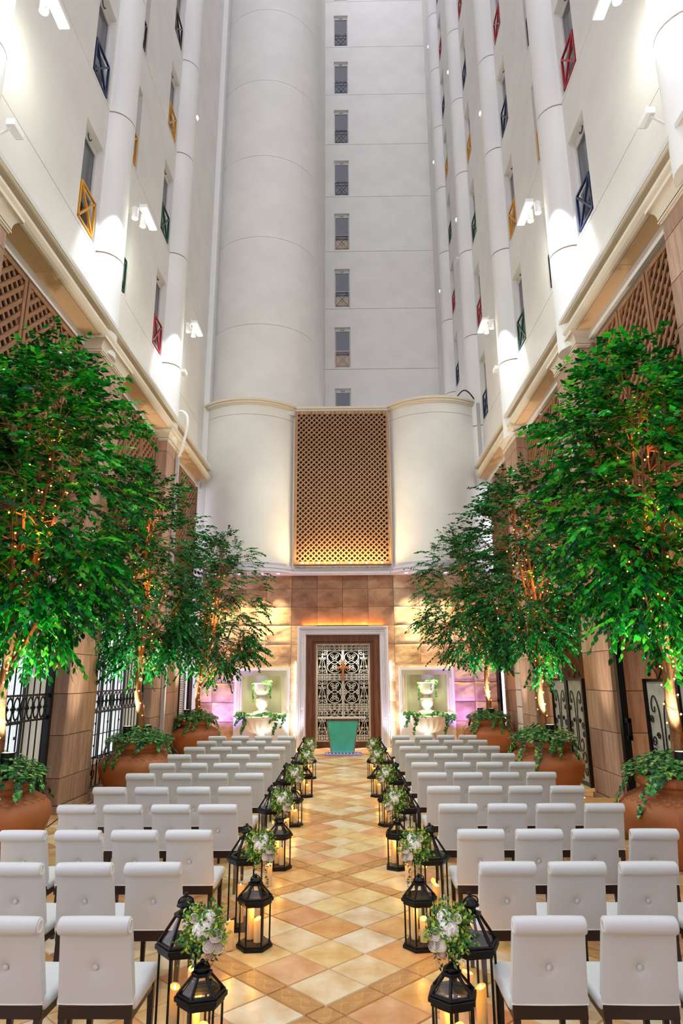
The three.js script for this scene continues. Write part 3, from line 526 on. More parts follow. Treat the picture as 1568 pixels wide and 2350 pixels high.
function ivyLeaf(list, p, r, size, cols) { const dir = V(r() - 0.5, -0.7 - r() * 0.6, 0.5 + r() * 0.4), a = r() * 6.28; dir.applyAxisAngle(V(0, 1, 0), a * 0.25); list.push({ p, q: qFrom(dir, V((r() - 0.5) * 0.8, 0.5, 1)), s: size * (0.7 + r() * 0.6), c: cols[Math.floor(r() * cols.length)] }); }
const IVYC = ['#1c6b2a', '#2f8a35', '#164f2c', '#56a03c', '#245f46', '#8ab560'].map(hex);
function fountain(cx, side, word) {
  const t = thing('wall_fountain', `white wall fountain niche with fluted basin and stacked urn ${word}`, 'fountain', [cx, 0, -23.7]), zf = 0.06;
  const w = 0.96, b = 0.27, yb = 1.14, yt = 2.69, dp = 0.55;
  part('surround', [box(-w, 0, -0.2, w, yb - 0.06, 0.0)], M.nicheFrame, t); part('ledge', box(-w - 0.01, yb - 0.08, -0.2, w + 0.01, yb, zf + 0.03), M.nicheFrame, t);
  for (const [o, z] of [[0, zf], [0.09, zf - 0.03], [0.17, zf - 0.06]]) part('niche_frame', [box(-w + o, yb, -0.2, -w + o + 0.09, yt - o, z), box(w - o - 0.09, yb, -0.2, w - o, yt - o, z), box(-w + o + 0.09, yt - o - 0.09, -0.2, w - o - 0.09, yt - o, z)], o ? M.niche : M.nicheFrame, t);
  { // curved niche interior
    const n = 20, pos = [], pr = []; for (let i = 0; i <= n; i++) { const a = Math.PI * i / n; pr.push([-Math.cos(a) * (w - 0.24), -0.12 - Math.sin(a) * dp]); }
    const s = new THREE.Shape(); s.moveTo(-w + 0.2, 0.1 * 0 + 0.12); s.lineTo(-w + 0.2, 0.9); s.lineTo(w - 0.2, 0.9); s.lineTo(w - 0.2, 0.12); for (let i = n; i >= 0; i--) s.lineTo(pr[i][0], -pr[i][1]); s.closePath();
    part('niche_back', boxUV(new THREE.ExtrudeGeometry(s, { depth: yt - yb, bevelEnabled: false, curveSegments: 2 }).rotateX(-Math.PI / 2).translate(0, yb, 0)), M.niche, t);
    part('niche_floor', box(-w + 0.2, yb - 0.08, -0.9, w - 0.2, yb + 0.01, -0.1), M.niche, t); part('niche_top', box(-w + 0.2, yt - 0.26, -0.9, w - 0.2, yt - 0.16, -0.1), M.niche, t);
  }
  // fluted lower basin
  const fl = 36, prof = []; for (let i = 0; i <= 12; i++) { const u = i / 12; prof.push([0.17 + 0.45 * Math.sin(u * Math.PI / 2), 0.50 + 0.52 * (1 - Math.cos(u * Math.PI / 2) * 1) * 0 + 0.50 + 0.5 * (u * u - 1) * 1.0]); }
  const pr2 = []; for (let i = 0; i <= 14; i++) { const a = i / 14 * Math.PI / 2; pr2.push([0.16 + 0.46 * Math.sin(a), 0.50 + 0.5 * (1 - Math.cos(a))]); }
  const bg = new THREE.LatheGeometry(pr2.map(p => new THREE.Vector2(p[0], p[1])), 180), bp = bg.attributes.position;
  for (let i = 0; i < bp.count; i++) { const x = bp.getX(i), z = bp.getZ(i), y = bp.getY(i), a = Math.atan2(z, x), k = 1 - 0.10 * Math.pow(Math.abs(Math.sin(a * fl / 4 * 1.0)), 0.5 * 2) * Math.min(1, (1.02 - y) * 5) * 1.0; bp.setX(i, x * k); bp.setZ(i, z * k); }
  bg.computeVertexNormals(); part('fluted_basin', bg.translate(0, 0, 0.08), M.urn, t);
  part('basin_rim', lathe([[0.5, 0.96], [0.62, 0.985], [0.665, 1.0], [0.675, 1.04], [0.66, 1.075], [0.60, 1.08], [0.55, 1.03], [0.3, 0.99], [0.01, 0.98]], 60).translate(0, 0, 0.08), M.urn, t);
  part('basin_foot', lathe([[0.01, 0], [0.36, 0], [0.36, 0.1], [0.31, 0.14], [0.25, 0.26], [0.19, 0.38], [0.17, 0.47], [0.2, 0.5], [0.18, 0.53], [0.01, 0.54]], 48).translate(0, 0, 0.08), M.urn, t);
  // stacked urn in the niche
  part('urn_stem', lathe([[0.01, 1.14], [0.3, 1.14], [0.3, 1.2], [0.17, 1.24], [0.13, 1.30], [0.2, 1.38], [0.235, 1.48], [0.22, 1.56], [0.235, 1.6], [0.2, 1.63], [0.12, 1.66], [0.1, 1.74], [0.01, 1.75]], 40).translate(0, 0, -0.16), M.urn, t);
  part('urn_bowl', lathe([[0.01, 1.72], [0.1, 1.73], [0.2, 1.80], [0.265, 1.90], [0.285, 2.02], [0.29, 2.1], [0.315, 2.13], [0.31, 2.17], [0.27, 2.17], [0.2, 2.1], [0.01, 2.09]], 40).translate(0, 0, -0.16), M.urn, t);
  part('bowl_lamp', cyl(0.05, 0.06, 0.05, -side * 0.25, 0.0, 0.72, 12), M.can, t);
  // two ivy garlands
  const r = rngOf(side < 0 ? 61 : 62);
  const iv = thing('ivy_garland', `green ivy draped over the rim of the fluted fountain basin ${word}`, 'ivy', [cx, 0, -23.62]), list = [];
  for (let i = 0; i < 230; i++) { const x = (r() - 0.5) * 1.75; list.length; ivyLeaf(list, V(x, 1.10 + r() * 0.09 + 0.05 * Math.sin(x * 7), 0.12 + Math.sqrt(Math.max(0, 0.49 - x * x * 0.6)) * 0.75 * (0.5 + r() * 0.5)), r, 0.09, IVYC); }
  for (const [x, len, n] of [[-0.78, 0.32, 30], [-0.55, 0.62, 75], [0.52, 0.62, 60], [0.78, 0.42, 34], [-0.68, 0.2, 20], [0.4, 0.25, 24]]) { const xx = x * (side < 0 ? 1 : -1); for (let i = 0; i < n; i++) { const u = r(); ivyLeaf(list, V(xx + (r() - 0.5) * 0.14 * (1 - u * 0.5) + 0.05 * Math.sin(u * 5), 1.12 - u * len, 0.55 - Math.abs(x) * 0.25 + r() * 0.08), r, 0.085 * (1 - u * 0.35), IVYC); } }
  leafMass('foliage', ivyShape, M.ivy, list, iv);
  const i2 = thing('ivy_garland', `thin bright ivy trailing from the upper urn bowl ${word}`, 'ivy', [cx, 0, -23.86]), l2 = [], bright = ['#3ea52e', '#5cc03c', '#2f8a2a'].map(hex);
  for (let i = 0; i < 60; i++) ivyLeaf(l2, V(-0.05 + r() * 0.4 * (1) , 2.17 + r() * 0.09, 0.08 + r() * 0.2), r, 0.075, bright);
  for (const [x, len, n] of [[-0.30, 0.62, 40], [0.30, 0.5, 34], [0.12, 0.25, 14]]) for (let i = 0; i < n; i++) { const u = r(); ivyLeaf(l2, V(x + (r() - 0.5) * 0.06, 2.18 - u * len, 0.2 + r() * 0.05), r, 0.055, bright); }
  leafMass('foliage', ivyShape, M.ivy, l2, i2);
}
fountain(-2.85, -1, 'left of the altar door'); fountain(2.93, 1, 'right of the altar door');

// ------------------------------------------------------------------ chairs
const ROWS = [4.41, 5.61, 6.74, 8.03, 9.28, 10.56, 11.78, 13.08, 14.45, 15.79, 17.09];
const CHX = { L: [[-1.29, -1.84, -2.40], [-1.29, -1.83, -2.38, -2.93], [-1.28, -1.80, -2.34, -2.87], [-1.26, -1.80, -2.35, -2.88], [-1.28, -1.83, -2.39, -2.95], [-1.28, -1.83, -2.38, -2.94], [-1.30, -1.85, -2.40, -2.95], [-1.30, -1.87, -2.44, -2.99], [-1.33, -1.90, -2.46, -3.02], [-1.34, -1.91, -2.47, -3.05], [-1.34, -1.91, -2.49, -3.06]],
  R: [[1.45, 1.99, 2.54], [1.48, 2.02, 2.57, 3.12], [1.49, 2.04, 2.57, 3.12], [1.48, 2.04, 2.59, 3.14], [1.49, 2.04, 2.57, 3.12], [1.49, 2.03, 2.58, 3.14], [1.51, 2.07, 2.61, 3.16], [1.51, 2.05, 2.60, 3.13], [1.50, 2.06, 2.60, 3.15], [1.50, 2.06, 2.61, 3.16], [1.50, 2.07, 2.62, 3.16]] };
{
  const backZ = (y) => -0.155 + (y - 0.44) / 0.46 * 0.105;
  const bg = new RoundedBoxGeometry(1, 1, 1, 8, 0.12); let pg = new THREE.BoxGeometry(1, 1, 1, 20, 22, 2); const p = pg.attributes.position;
  for (let i = 0; i < p.count; i++) {
    const u = p.getX(i), v = p.getY(i) + 0.5, w = p.getZ(i), y = 0.44 + v * 0.45, hw = 0.228 - 0.014 * v, round = Math.pow(Math.abs(u) * 2, 8);
    let z = backZ(y) + w * (0.068 - 0.014 * round); const X = u * 2 * hw;
    if (w > 0.3) { const r2 = (X * X + (y - 0.655) * (y - 0.655)); z -= 0.020 * Math.exp(-r2 / 0.0012) + 0.006 * Math.exp(-r2 / 0.01); }
    p.setXYZ(i, X, y, z);
  }
  pg.computeVertexNormals();
  const roll = (() => { const pr = [[0.0001, -0.213], [0.03, -0.217], [0.045, -0.215], [0.05, -0.208], [0.052, -0.15], [0.053, 0], [0.052, 0.15], [0.05, 0.208], [0.045, 0.215], [0.03, 0.217], [0.0001, 0.213]]; return lathe(pr, 28).rotateZ(Math.PI / 2).scale(1, 0.98, 1.06).translate(0, 0.90, -0.022); })();
  const rings = [-1, 1].map(s => new THREE.TorusGeometry(0.034, 0.004, 6, 22).rotateY(Math.PI / 2).translate(s * 0.216, 0.90, -0.022));
  const hem = [tube([V(-0.23, 0.445, backZ(0.44) + 0.028), V(-0.1, 0.445, backZ(0.44) + 0.036), V(0.1, 0.445, backZ(0.44) + 0.036), V(0.23, 0.445, backZ(0.44) + 0.028)], 0.0045, 14, 6), tube([V(-0.23, 0.455, backZ(0.44) + 0.028), V(0.23, 0.455, backZ(0.44) + 0.028)], 0.0035, 6, 6)];
  const seat = (() => { const g = new RoundedBoxGeometry(0.5, 0.085, 0.52, 5, 0.036), q = g.attributes.position; for (let i = 0; i < q.count; i++) { const x = q.getX(i), z = q.getZ(i), y = q.getY(i); if (y > 0) q.setY(i, y + 0.018 * Math.cos(x / 0.25 * 1.4) * Math.cos(z / 0.26 * 1.3)); if (z < 0) q.setX(i, x * (1 + 0.0 * z)); } g.computeVertexNormals(); return g.translate(0, 0.44, -0.395); })();
  const apron = [box(-0.21, 0.335, -0.64, 0.21, 0.40, -0.62), box(-0.215, 0.34, -0.62, -0.195, 0.40, -0.16), box(0.195, 0.34, -0.62, 0.215, 0.40, -0.16)];
  const rail = rbox(0.45, 0.075, 0.045, 0.006, 0, 0.40, -0.15);
  const leg = (x, zt, zb, y1) => { const g = new THREE.CylinderGeometry(0.03, 0.021, y1, 4, 1).rotateY(Math.PI / 4), q = g.attributes.position; for (let i = 0; i < q.count; i++) { const t = (q.getY(i) + y1 / 2) / y1; q.setXYZ(i, q.getX(i) + x, t * y1, q.getZ(i) + zb + (zt - zb) * t); } g.computeVertexNormals(); return g.toNonIndexed(); };
  const legs = [leg(-0.2, -0.155, -0.11, 0.40), leg(0.2, -0.155, -0.11, 0.40), leg(-0.2, -0.62, -0.625, 0.40), leg(0.2, -0.62, -0.625, 0.40)]; legs.forEach(l => l.computeVertexNormals());
  let proto = null; const inner = new THREE.SphereGeometry(0.017, 14, 10).scale(1, 1, 0.55).translate(0, 0.655, backZ(0.655) + 0.022);
  const nth = ['first', 'second', 'third', 'fourth', 'fifth', 'sixth', 'seventh', 'eighth', 'ninth', 'tenth', 'eleventh'], seatWord = ['beside the aisle', 'second from the aisle', 'third from the aisle', 'fourth from the aisle'];
  const rr = rngOf(77);
  for (let r = 0; r < 11; r++) for (const side of ['L', 'R']) CHX[side][r].forEach((x, k) => {
    const row = r === 0 ? 'last row from the lectern' : r === 10 ? 'row nearest the lectern' : `${nth[10 - r]} row from the lectern`;
    const label = `white button-back chair, ${side === 'L' ? 'left' : 'right'} block, ${row}, ${seatWord[k]}`, pos = [x, 0, -ROWS[r]], turn = (rr() - 0.5) * 0.05;
    if (!proto) {
      proto = thing('dining_chair', label, 'chair', pos, turn, 'white chairs in rows beside the aisle');
      const bk = part('backrest', pg, M.chair, proto), rt = part('rolled_top', roll, M.chair, proto); rings.forEach(q => part('piping', q, M.piping, rt)); hem.forEach(q => part('hem_piping', q, M.piping, bk)); part('button', inner, M.chair, bk);
      part('seat', seat, M.chair, proto); part('seat_frame', apron, M.chairDark, proto); part('back_rail', rail, M.chairDark, proto); legs.forEach(l => part('leg', l, M.chairDark, proto));
    } else copyThing(proto, 'dining_chair', label, pos, turn);
  });
}
// ------------------------------------------------------------------ lanterns, candles and flowers along the aisle
function hexRing(ro, ri, y0, y1, ro2 = ro) { // solid hexagonal ring, slight flare
  const s = new THREE.Shape(); for (let k = 0; k < 6; k++) { const a = k * Math.PI / 3; s[k ? 'lineTo' : 'moveTo'](Math.cos(a) * ro, Math.sin(a) * ro); } s.closePath();
  if (ri > 0) { const h = new THREE.Path(); for (let k = 0; k < 6; k++) { const a = -k * Math.PI / 3; h[k ? 'lineTo' : 'moveTo'](Math.cos(a) * ri, Math.sin(a) * ri); } h.closePath(); s.holes.push(h); }
  return new THREE.ExtrudeGeometry(s, { depth: y1 - y0 - 0.008, bevelEnabled: true, bevelSize: 0.004, bevelThickness: 0.004, bevelSegments: 2 }).rotateX(-Math.PI / 2).translate(0, y0 + 0.004, 0);
}
function lanternProto(name, label, Rb, yE, yR, H, pos, turn, group) {
  const t = thing(name, label, 'lantern', pos, turn, group), Re = Rb + 0.022, rt = Rb * 0.36, C = (k, r, y) => V(Math.cos(k * Math.PI / 3) * r, y, Math.sin(k * Math.PI / 3) * r);
  part('base', [hexRing(Rb + 0.018, 0, 0, 0.028), hexRing(Rb + 0.006, 0, 0.028, 0.045)], M.iron, t);
  for (let k = 0; k < 6; k++) part('post', rod(C(k, Rb - 0.006, 0.04), C(k, Rb - 0.006, yE), 0.0085, 6), M.iron, t);
  part('eave', [hexRing(Re, Rb - 0.03, yE - 0.005, yE + 0.025), hexRing(Re - 0.012, Rb - 0.03, yE + 0.025, yE + 0.04), hexRing(Rb + 0.004, Rb - 0.02, yE - 0.03, yE - 0.005)], M.iron, t);
  for (let k = 0; k < 6; k++) part('roof_rib', rod(C(k, Re - 0.02, yE + 0.035), C(k, rt, yR), 0.011, 6), M.iron, t);
  for (let k = 0; k < 6; k++) {
    const a = C(k, Rb - 0.008, 0.045), b = C(k + 1, Rb - 0.008, 0.045), c = C(k + 1, Rb - 0.008, yE - 0.02), d = C(k, Rb - 0.008, yE - 0.02), e = C(k, Re - 0.03, yE + 0.035), f = C(k + 1, Re - 0.03, yE + 0.035), h = C(k + 1, rt - 0.002, yR), i = C(k, rt - 0.002, yR);
    const g = new THREE.BufferGeometry(); g.setAttribute('position', new THREE.Float32BufferAttribute([a, d, b, b, d, c].flatMap(v => v.toArray()), 3)); g.computeVertexNormals(); part('glass_pane', norm(g), M.glass, t);
    const g2 = new THREE.BufferGeometry(); g2.setAttribute('position', new THREE.Float32BufferAttribute([e, i, f, f, i, h].flatMap(v => v.toArray()), 3)); g2.computeVertexNormals(); part('roof_pane', norm(g2), M.glass, t);
  }
  part('roof_collar', hexRing(rt + 0.012, 0, yR - 0.008, yR + 0.014), M.iron, t);
  const q = H - 0.04, m = (q - yR);
  part('chimney', lathe([[0.01, yR], [rt * 0.8, yR], [rt * 0.62, yR + m * 0.3], [rt * 0.72, yR + m * 0.55], [0.01, yR + m * 0.55]], 20), M.ironMatte, t);
  const cap = part('cap', lathe([[0.01, yR + m * 0.5], [rt * 1.05, yR + m * 0.5], [rt * 1.0, yR + m * 0.6], [rt * 0.72, yR + m * 0.8], [rt * 0.3, yR + m * 0.95], [0.012, q]], 24), M.iron, t);
  part('finial', new THREE.SphereGeometry(0.016, 12, 8).translate(0, q + 0.012, 0), M.iron, cap);
  part('ring_handle', new THREE.TorusGeometry(rt * 0.85, 0.005, 6, 26).rotateX(0.5).translate(0, yR + m * 0.72, rt * 0.3), M.iron, cap);
  return t;
}
const SMALLD = [4.78, 6.66, 9.16, 11.63, 14.3, 16.75], BIGD = [4.98, 7.16, 9.62, 12.05, 14.75, 17.2];
const SMALLX = { L: [-0.70, -0.62, -0.66, -0.69, -0.66, -0.73], R: [0.90, 0.88, 0.85, 0.86, 0.81, 0.80] };
const NTH = ['nearest', 'second', 'third', 'fourth', 'fifth', 'farthest'];
const candleProto = (() => 0)();
let candleSrc = new Map();
function candle(h, r, label, pos, lit = true) {
  const key = h.toFixed(2) + r; let t;
  if (!candleSrc.has(key)) {
    t = thing('candle', label, 'candle', pos, 0, 'cream pillar candles along the aisle'); candleSrc.set(key, t); const hs = h * 0.62;
    const wx = lathe([[0.001, 0], [r * 0.98, 0], [r, 0.006], [r, h * 0.25], [r, hs], [r, h * 0.8], [r, h - 0.012], [r * 0.93, h - 0.001], [r * 0.86, h - 0.006], [r * 0.6, h - 0.026], [0.001, h - 0.03]], 24), q = wx.attributes.position, uv = wx.attributes.uv;
    for (let i = 0; i < q.count; i++) { uv.setXY(i, 0.5, Math.min(0.98, Math.max(0.02, q.getY(i) / h))); if (q.getY(i) > h - 0.02) q.setY(i, q.getY(i) + q.getX(i) / r * -0.008 - q.getZ(i) / r * 0.01); } wx.computeVertexNormals();
    const gt = part('wax_body', wx, M.candle, t);
    part('flame', lathe([[0.001, 0], [0.006, 0.008], [0.0075, 0.016], [0.005, 0.028], [0.0008, 0.04]], 10).translate(0, h - 0.028, 0), M.flame, gt);
  } else t = copyThing(candleSrc.get(key), 'candle', label, pos, R() * 6);
  return t;
}
let smallSrc, bigSrc;
for (const s of ['L', 'R']) for (let k = 0; k < 6; k++) {
  const sg = s === 'L' ? -1 : 1, side = s === 'L' ? 'left' : 'right', x = SMALLX[s][k], d = SMALLD[k], bx = x + sg * 0.17, bd = BIGD[k];
  const la = `short black hexagonal lantern, ${NTH[k]} of six on the ${side} edge of the aisle`, lb = `tall black lantern behind flowers, ${NTH[k]} of six on the ${side} edge of the aisle`;
  if (!smallSrc) smallSrc = lanternProto('lantern', la, 0.142, 0.38, 0.515, 0.61, [x, 0, -d], 0.28, 'short black lanterns along the aisle'); else copyThing(smallSrc, 'lantern', la, [x, 0, -d], 0.28 + (R() - 0.5) * 0.5);
  if (!bigSrc) bigSrc = lanternProto('tall_lantern', lb, 0.165, 0.60, 0.79, 0.94, [bx, 0, -bd], 0.2, 'tall black lanterns along the aisle'); else copyThing(bigSrc, 'tall_lantern', lb, [bx, 0, -bd], 0.2 + (R() - 0.5) * 0.5);
  const ord = `${NTH[k]} cluster on the ${side} of the aisle`;
  candle(0.19, 0.035, `short lit candle inside the short lantern, ${ord}`, [x + 0.03, 0.046, -d + 0.02]);
  candle(0.27, 0.033, `taller lit candle inside the short lantern, ${ord}`, [x - 0.045, 0.046, -d - 0.05]);
  candle(0.33, 0.036, `tall lit candle inside the tall lantern, ${ord}`, [bx + sg * 0.04, 0.046, -bd + 0.03]);
  const fx = s === 'L' ? [-0.93, -0.84, -0.71, -0.74, -0.76, -0.78][k] : [1.12, 1.18, 0.94, 0.95, 0.92, 0.9][k], fd = s === 'L' ? [5.6, 6.6, 8.45, 10.95, 13.5, 16.0][k] : [5.55, 6.45, 8.6, 10.95, 13.5, 16.0][k];
  candle(0.23, 0.042, `lit pillar candle standing on the floor tiles, ${ord}`, [fx, 0, -fd]);
  point(fx, 0.28, -fd, 0xffb347, L.candle, 1.2); point(x + 0.0, 0.30, -d, 0xffb347, L.candle, 1.2);
}
// flowers
function petalBall(r, n, size, seed, col) { const rr = rngOf(seed), gs = []; for (let i = 0; i < n; i++) { const y = 1 - 2 * (i + 0.5) / n, a = i * 2.39996, q = Math.sqrt(1 - y * y), dir = V(Math.cos(a) * q, y, Math.sin(a) * q); for (let k = 0; k < 4; k++) { const g = new THREE.CircleGeometry(size * 0.5, 6).scale(0.85, 1, 1).translate(0, size * 0.45, 0); const gp = g.attributes.position; for (let j = 0; j < gp.count; j++) gp.setZ(j, gp.getY(j) * gp.getY(j) * 6 * (0.5 + rr() * 0.2)); g.rotateZ(k * Math.PI / 2 + rr() * 0.6); g.applyQuaternion(new THREE.Quaternion().setFromUnitVectors(V(0, 0, 1), dir)); g.translate(dir.x * r * (0.9 + rr() * 0.2), dir.y * r * (0.9 + rr() * 0.2), dir.z * r * (0.9 + rr() * 0.2)); g.computeVertexNormals(); gs.push(g); } } return merge(gs); }
function roseGeo(r, seed) { // layered cupped petals around a bud, opening along +y
  const rr = rngOf(seed), gs = [];
  for (let ring = 0; ring < 5; ring++) { const n = 3 + ring, rad = r * (0.25 + ring * 0.17), open = 0.35 + ring * 0.12; for (let i = 0; i < n; i++) { const a0 = i / n * 6.283 + ring * 0.9 + rr() * 0.2, g = new THREE.SphereGeometry(rad, 8, 7, a0, 6.283 / n * 1.4, open, 1.5), p = g.attributes.position; for (let k = 0; k < p.count; k++) { const y = p.getY(k), f = 1 + Math.max(0, y / rad) * (0.10 + 0.05 * ring) + (i % 2) * 0.06; p.setXYZ(k, p.getX(k) * f, y * 1.05 - ring * r * 0.035, p.getZ(k) * f); } g.computeVertexNormals(); gs.push(g); } }
  gs.push(new THREE.SphereGeometry(r * 0.62, 12, 8).scale(1, 0.8, 1).translate(0, -r * 0.3, 0), new THREE.SphereGeometry(r * 0.17, 10, 8).translate(0, r * 0.16, 0)); return merge(gs);
}
function sprig(list, rr, c, r, size) { const dir = V(rr() * 2 - 1, rr() * 2 - 1, rr() * 2 - 1).normalize(), g = leafShape.clone().scale(size * 0.95, size, size).rotateZ(rr() * 6), q = new THREE.Quaternion().setFromUnitVectors(V(0, 1, 0), dir); g.applyQuaternion(q); g.translate(c.x, c.y, c.z); list.push(g); }
let posySrc;
function posy() {
  const rr = rngOf(401), t = thing('flower_arrangement', 'x', 'flowers', [0, 0, 0], 0, 'white rose and hydrangea posies on the tall lanterns');
  part('hydrangea', petalBall(0.066, 70, 0.026, 402).translate(-0.01, 0.04, 0.09), M.petal, t); part('hydrangea', petalBall(0.05, 44, 0.025, 403).translate(0.03, 0.10, 0.06), M.petal, t);
  [[0.085, 0.0, 0.115, 0.046], [0.035, -0.06, 0.135, 0.042], [0.10, -0.08, 0.10, 0.044], [0.045, -0.118, 0.105, 0.030], [-0.07, 0.11, 0.07, 0.034]].forEach(([x, y, z, r], i) => part('rose', roseGeo(r, 410 + i).rotateX(1.1).rotateZ(-0.2).translate(x, y, z), i === 3 ? M.rosePink : M.rose, t));
  const A = [], B = [], C = [], D = [];
  for (let i = 0; i < 150; i++) { const dir = V(rr() * 2 - 1, rr() * 1.9 - 0.8, rr() * 1.5 - 0.7).normalize(), len = 0.11 + rr() * 0.09; for (let k = 0; k < 7; k++) { const c = dir.clone().multiplyScalar(len * (0.55 + k * 0.09)).add(V((rr() - 0.5) * 0.04, (rr() - 0.5) * 0.04 + 0.01, (rr() - 0.5) * 0.04 + 0.02)); sprig(rr() < 0.42 ? B : A, rr, c, 0, 0.028 + rr() * 0.014); } }
  for (let i = 0; i < 26; i++) { const c = V((rr() - 0.5) * 0.16, -0.06 - rr() * 0.08, 0.02 + rr() * 0.08); sprig(C, rr, c, 0, 0.05); }
  const vine = []; for (let k = 0; k < 14; k++) { const y = -0.1 - k * 0.022, c = V(0.07 + 0.02 * Math.sin(k * 0.8), y, 0.1 + 0.01 * Math.cos(k)); sprig(D, rr, c, 0, 0.034); vine.push(V(c.x, c.y, c.z)); }
  part('green_leaves', merge(A), M.greenA, t).userData.kind = 'stuff'; part('lime_leaves', merge(B), M.greenB, t).userData.kind = 'stuff'; part('eucalyptus', merge(C), M.greenC, t).userData.kind = 'stuff'; part('trailing_sprig', merge([merge(D), norm(tube(vine, 0.002, 20, 4))]), M.greenC, t);
  part('foam_holder', new THREE.SphereGeometry(0.075, 14, 10), M.greenC, t);
  return t;
}
for (const s of ['L', 'R']) for (let k = 0; k < 6; k++) {
  const sg = s === 'L' ? -1 : 1, x = SMALLX[s][k] + sg * 0.005, d = BIGD[k] - 0.10, label = `white rose and hydrangea posy on tall lantern, ${NTH[k]} on ${s === 'L' ? 'left' : 'right'} of aisle`;
  const pos = [x + sg * 0.02, 0.72, -d], turn = s === 'L' ? 0.25 : -0.45 + 0.0;
  if (!posySrc) { posySrc = posy(); posySrc.userData.label = label; posySrc.position.set(...pos); posySrc.rotation.y = turn; posySrc.scale.setScalar(0.9); }
  else { const c = copyThing(posySrc, 'flower_arrangement', label, pos, turn + (R() - 0.5) * 0.3); c.scale.set(s === 'L' ? 0.9 : -0.9, 0.9, 0.9); }
}
// ------------------------------------------------------------------ terracotta jars with ivy, uplights and ficus trees
function jarGeo() { return lathe([[0.01, 0.0], [0.50, 0], [0.53, 0.02], [0.62, 0.16], [0.72, 0.34], [0.78, 0.52], [0.79, 0.62], [0.765, 0.70], [0.70, 0.77], [0.58, 0.84], [0.50, 0.875], [0.475, 0.90], [0.475, 0.93], [0.50, 0.945], [0.53, 0.955], [0.545, 0.98], [0.545, 1.05], [0.525, 1.075], [0.49, 1.075], [0.47, 1.04], [0.46, 0.95], [0.01, 0.94]], 72); }
const JG = jarGeo();
const reliefGeo = (() => { const gs = []; for (let row = 0; row < 3; row++) for (let k = 0; k < 34; k++) { const a = (k + row * 0.5) / 34 * Math.PI * 2, rr = 0.56 + row * 0.055, y = 0.852 - row * 0.030, g = new THREE.CylinderGeometry(0.05, 0.05, 0.012, 12, 1, false, -Math.PI / 2, Math.PI).rotateX(0); g.scale(1, 1, 1.25).rotateX(0.48).rotateY(0).translate(0, y, rr - 0.015); g.rotateY(a); gs.push(g); } return merge(gs); })();
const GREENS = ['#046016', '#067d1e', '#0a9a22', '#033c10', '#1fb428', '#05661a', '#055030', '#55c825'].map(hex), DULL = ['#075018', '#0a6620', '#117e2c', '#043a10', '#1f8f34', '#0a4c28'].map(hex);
const leafMats = GREENS.map(c => { const m = M.leaf.clone(); m.color.copy(c); return m; });
function taper(pts, r0, r1, rad = 7) {
  const c = new THREE.CatmullRomCurve3(pts), n = Math.max(6, pts.length * 4), f = c.computeFrenetFrames(n, false), pos = [], uv = [], ix = [], len = c.getLength();
  for (let i = 0; i <= n; i++) { const t = i / n, p = c.getPointAt(t), r = r0 + (r1 - r0) * t; for (let k = 0; k <= rad; k++) { const a = k / rad * Math.PI * 2, d = f.normals[i].clone().multiplyScalar(Math.cos(a)).addScaledVector(f.binormals[i], Math.sin(a)); pos.push(p.x + d.x * r, p.y + d.y * r, p.z + d.z * r); uv.push(k / rad * r0 * 6.28, t * len); } }
  for (let i = 0; i < n; i++) for (let k = 0; k < rad; k++) { const a = i * (rad + 1) + k, b = a + rad + 1; ix.push(a, a + 1, b, b, a + 1, b + 1); }
  const g = new THREE.BufferGeometry(); g.setAttribute('position', new THREE.Float32BufferAttribute(pos, 3)); g.setAttribute('uv', new THREE.Float32BufferAttribute(uv, 2)); g.setIndex(ix); g.computeVertexNormals(); return g;
}
const wallLimit = (x, z) => { const d = -z, inP = PIL.some(p => d > p - 0.2 && d < p + PW + 0.2); return x < 0 ? x > (inP ? -4.95 : -5.22) : x < (inP ? 5.05 : 5.32); };
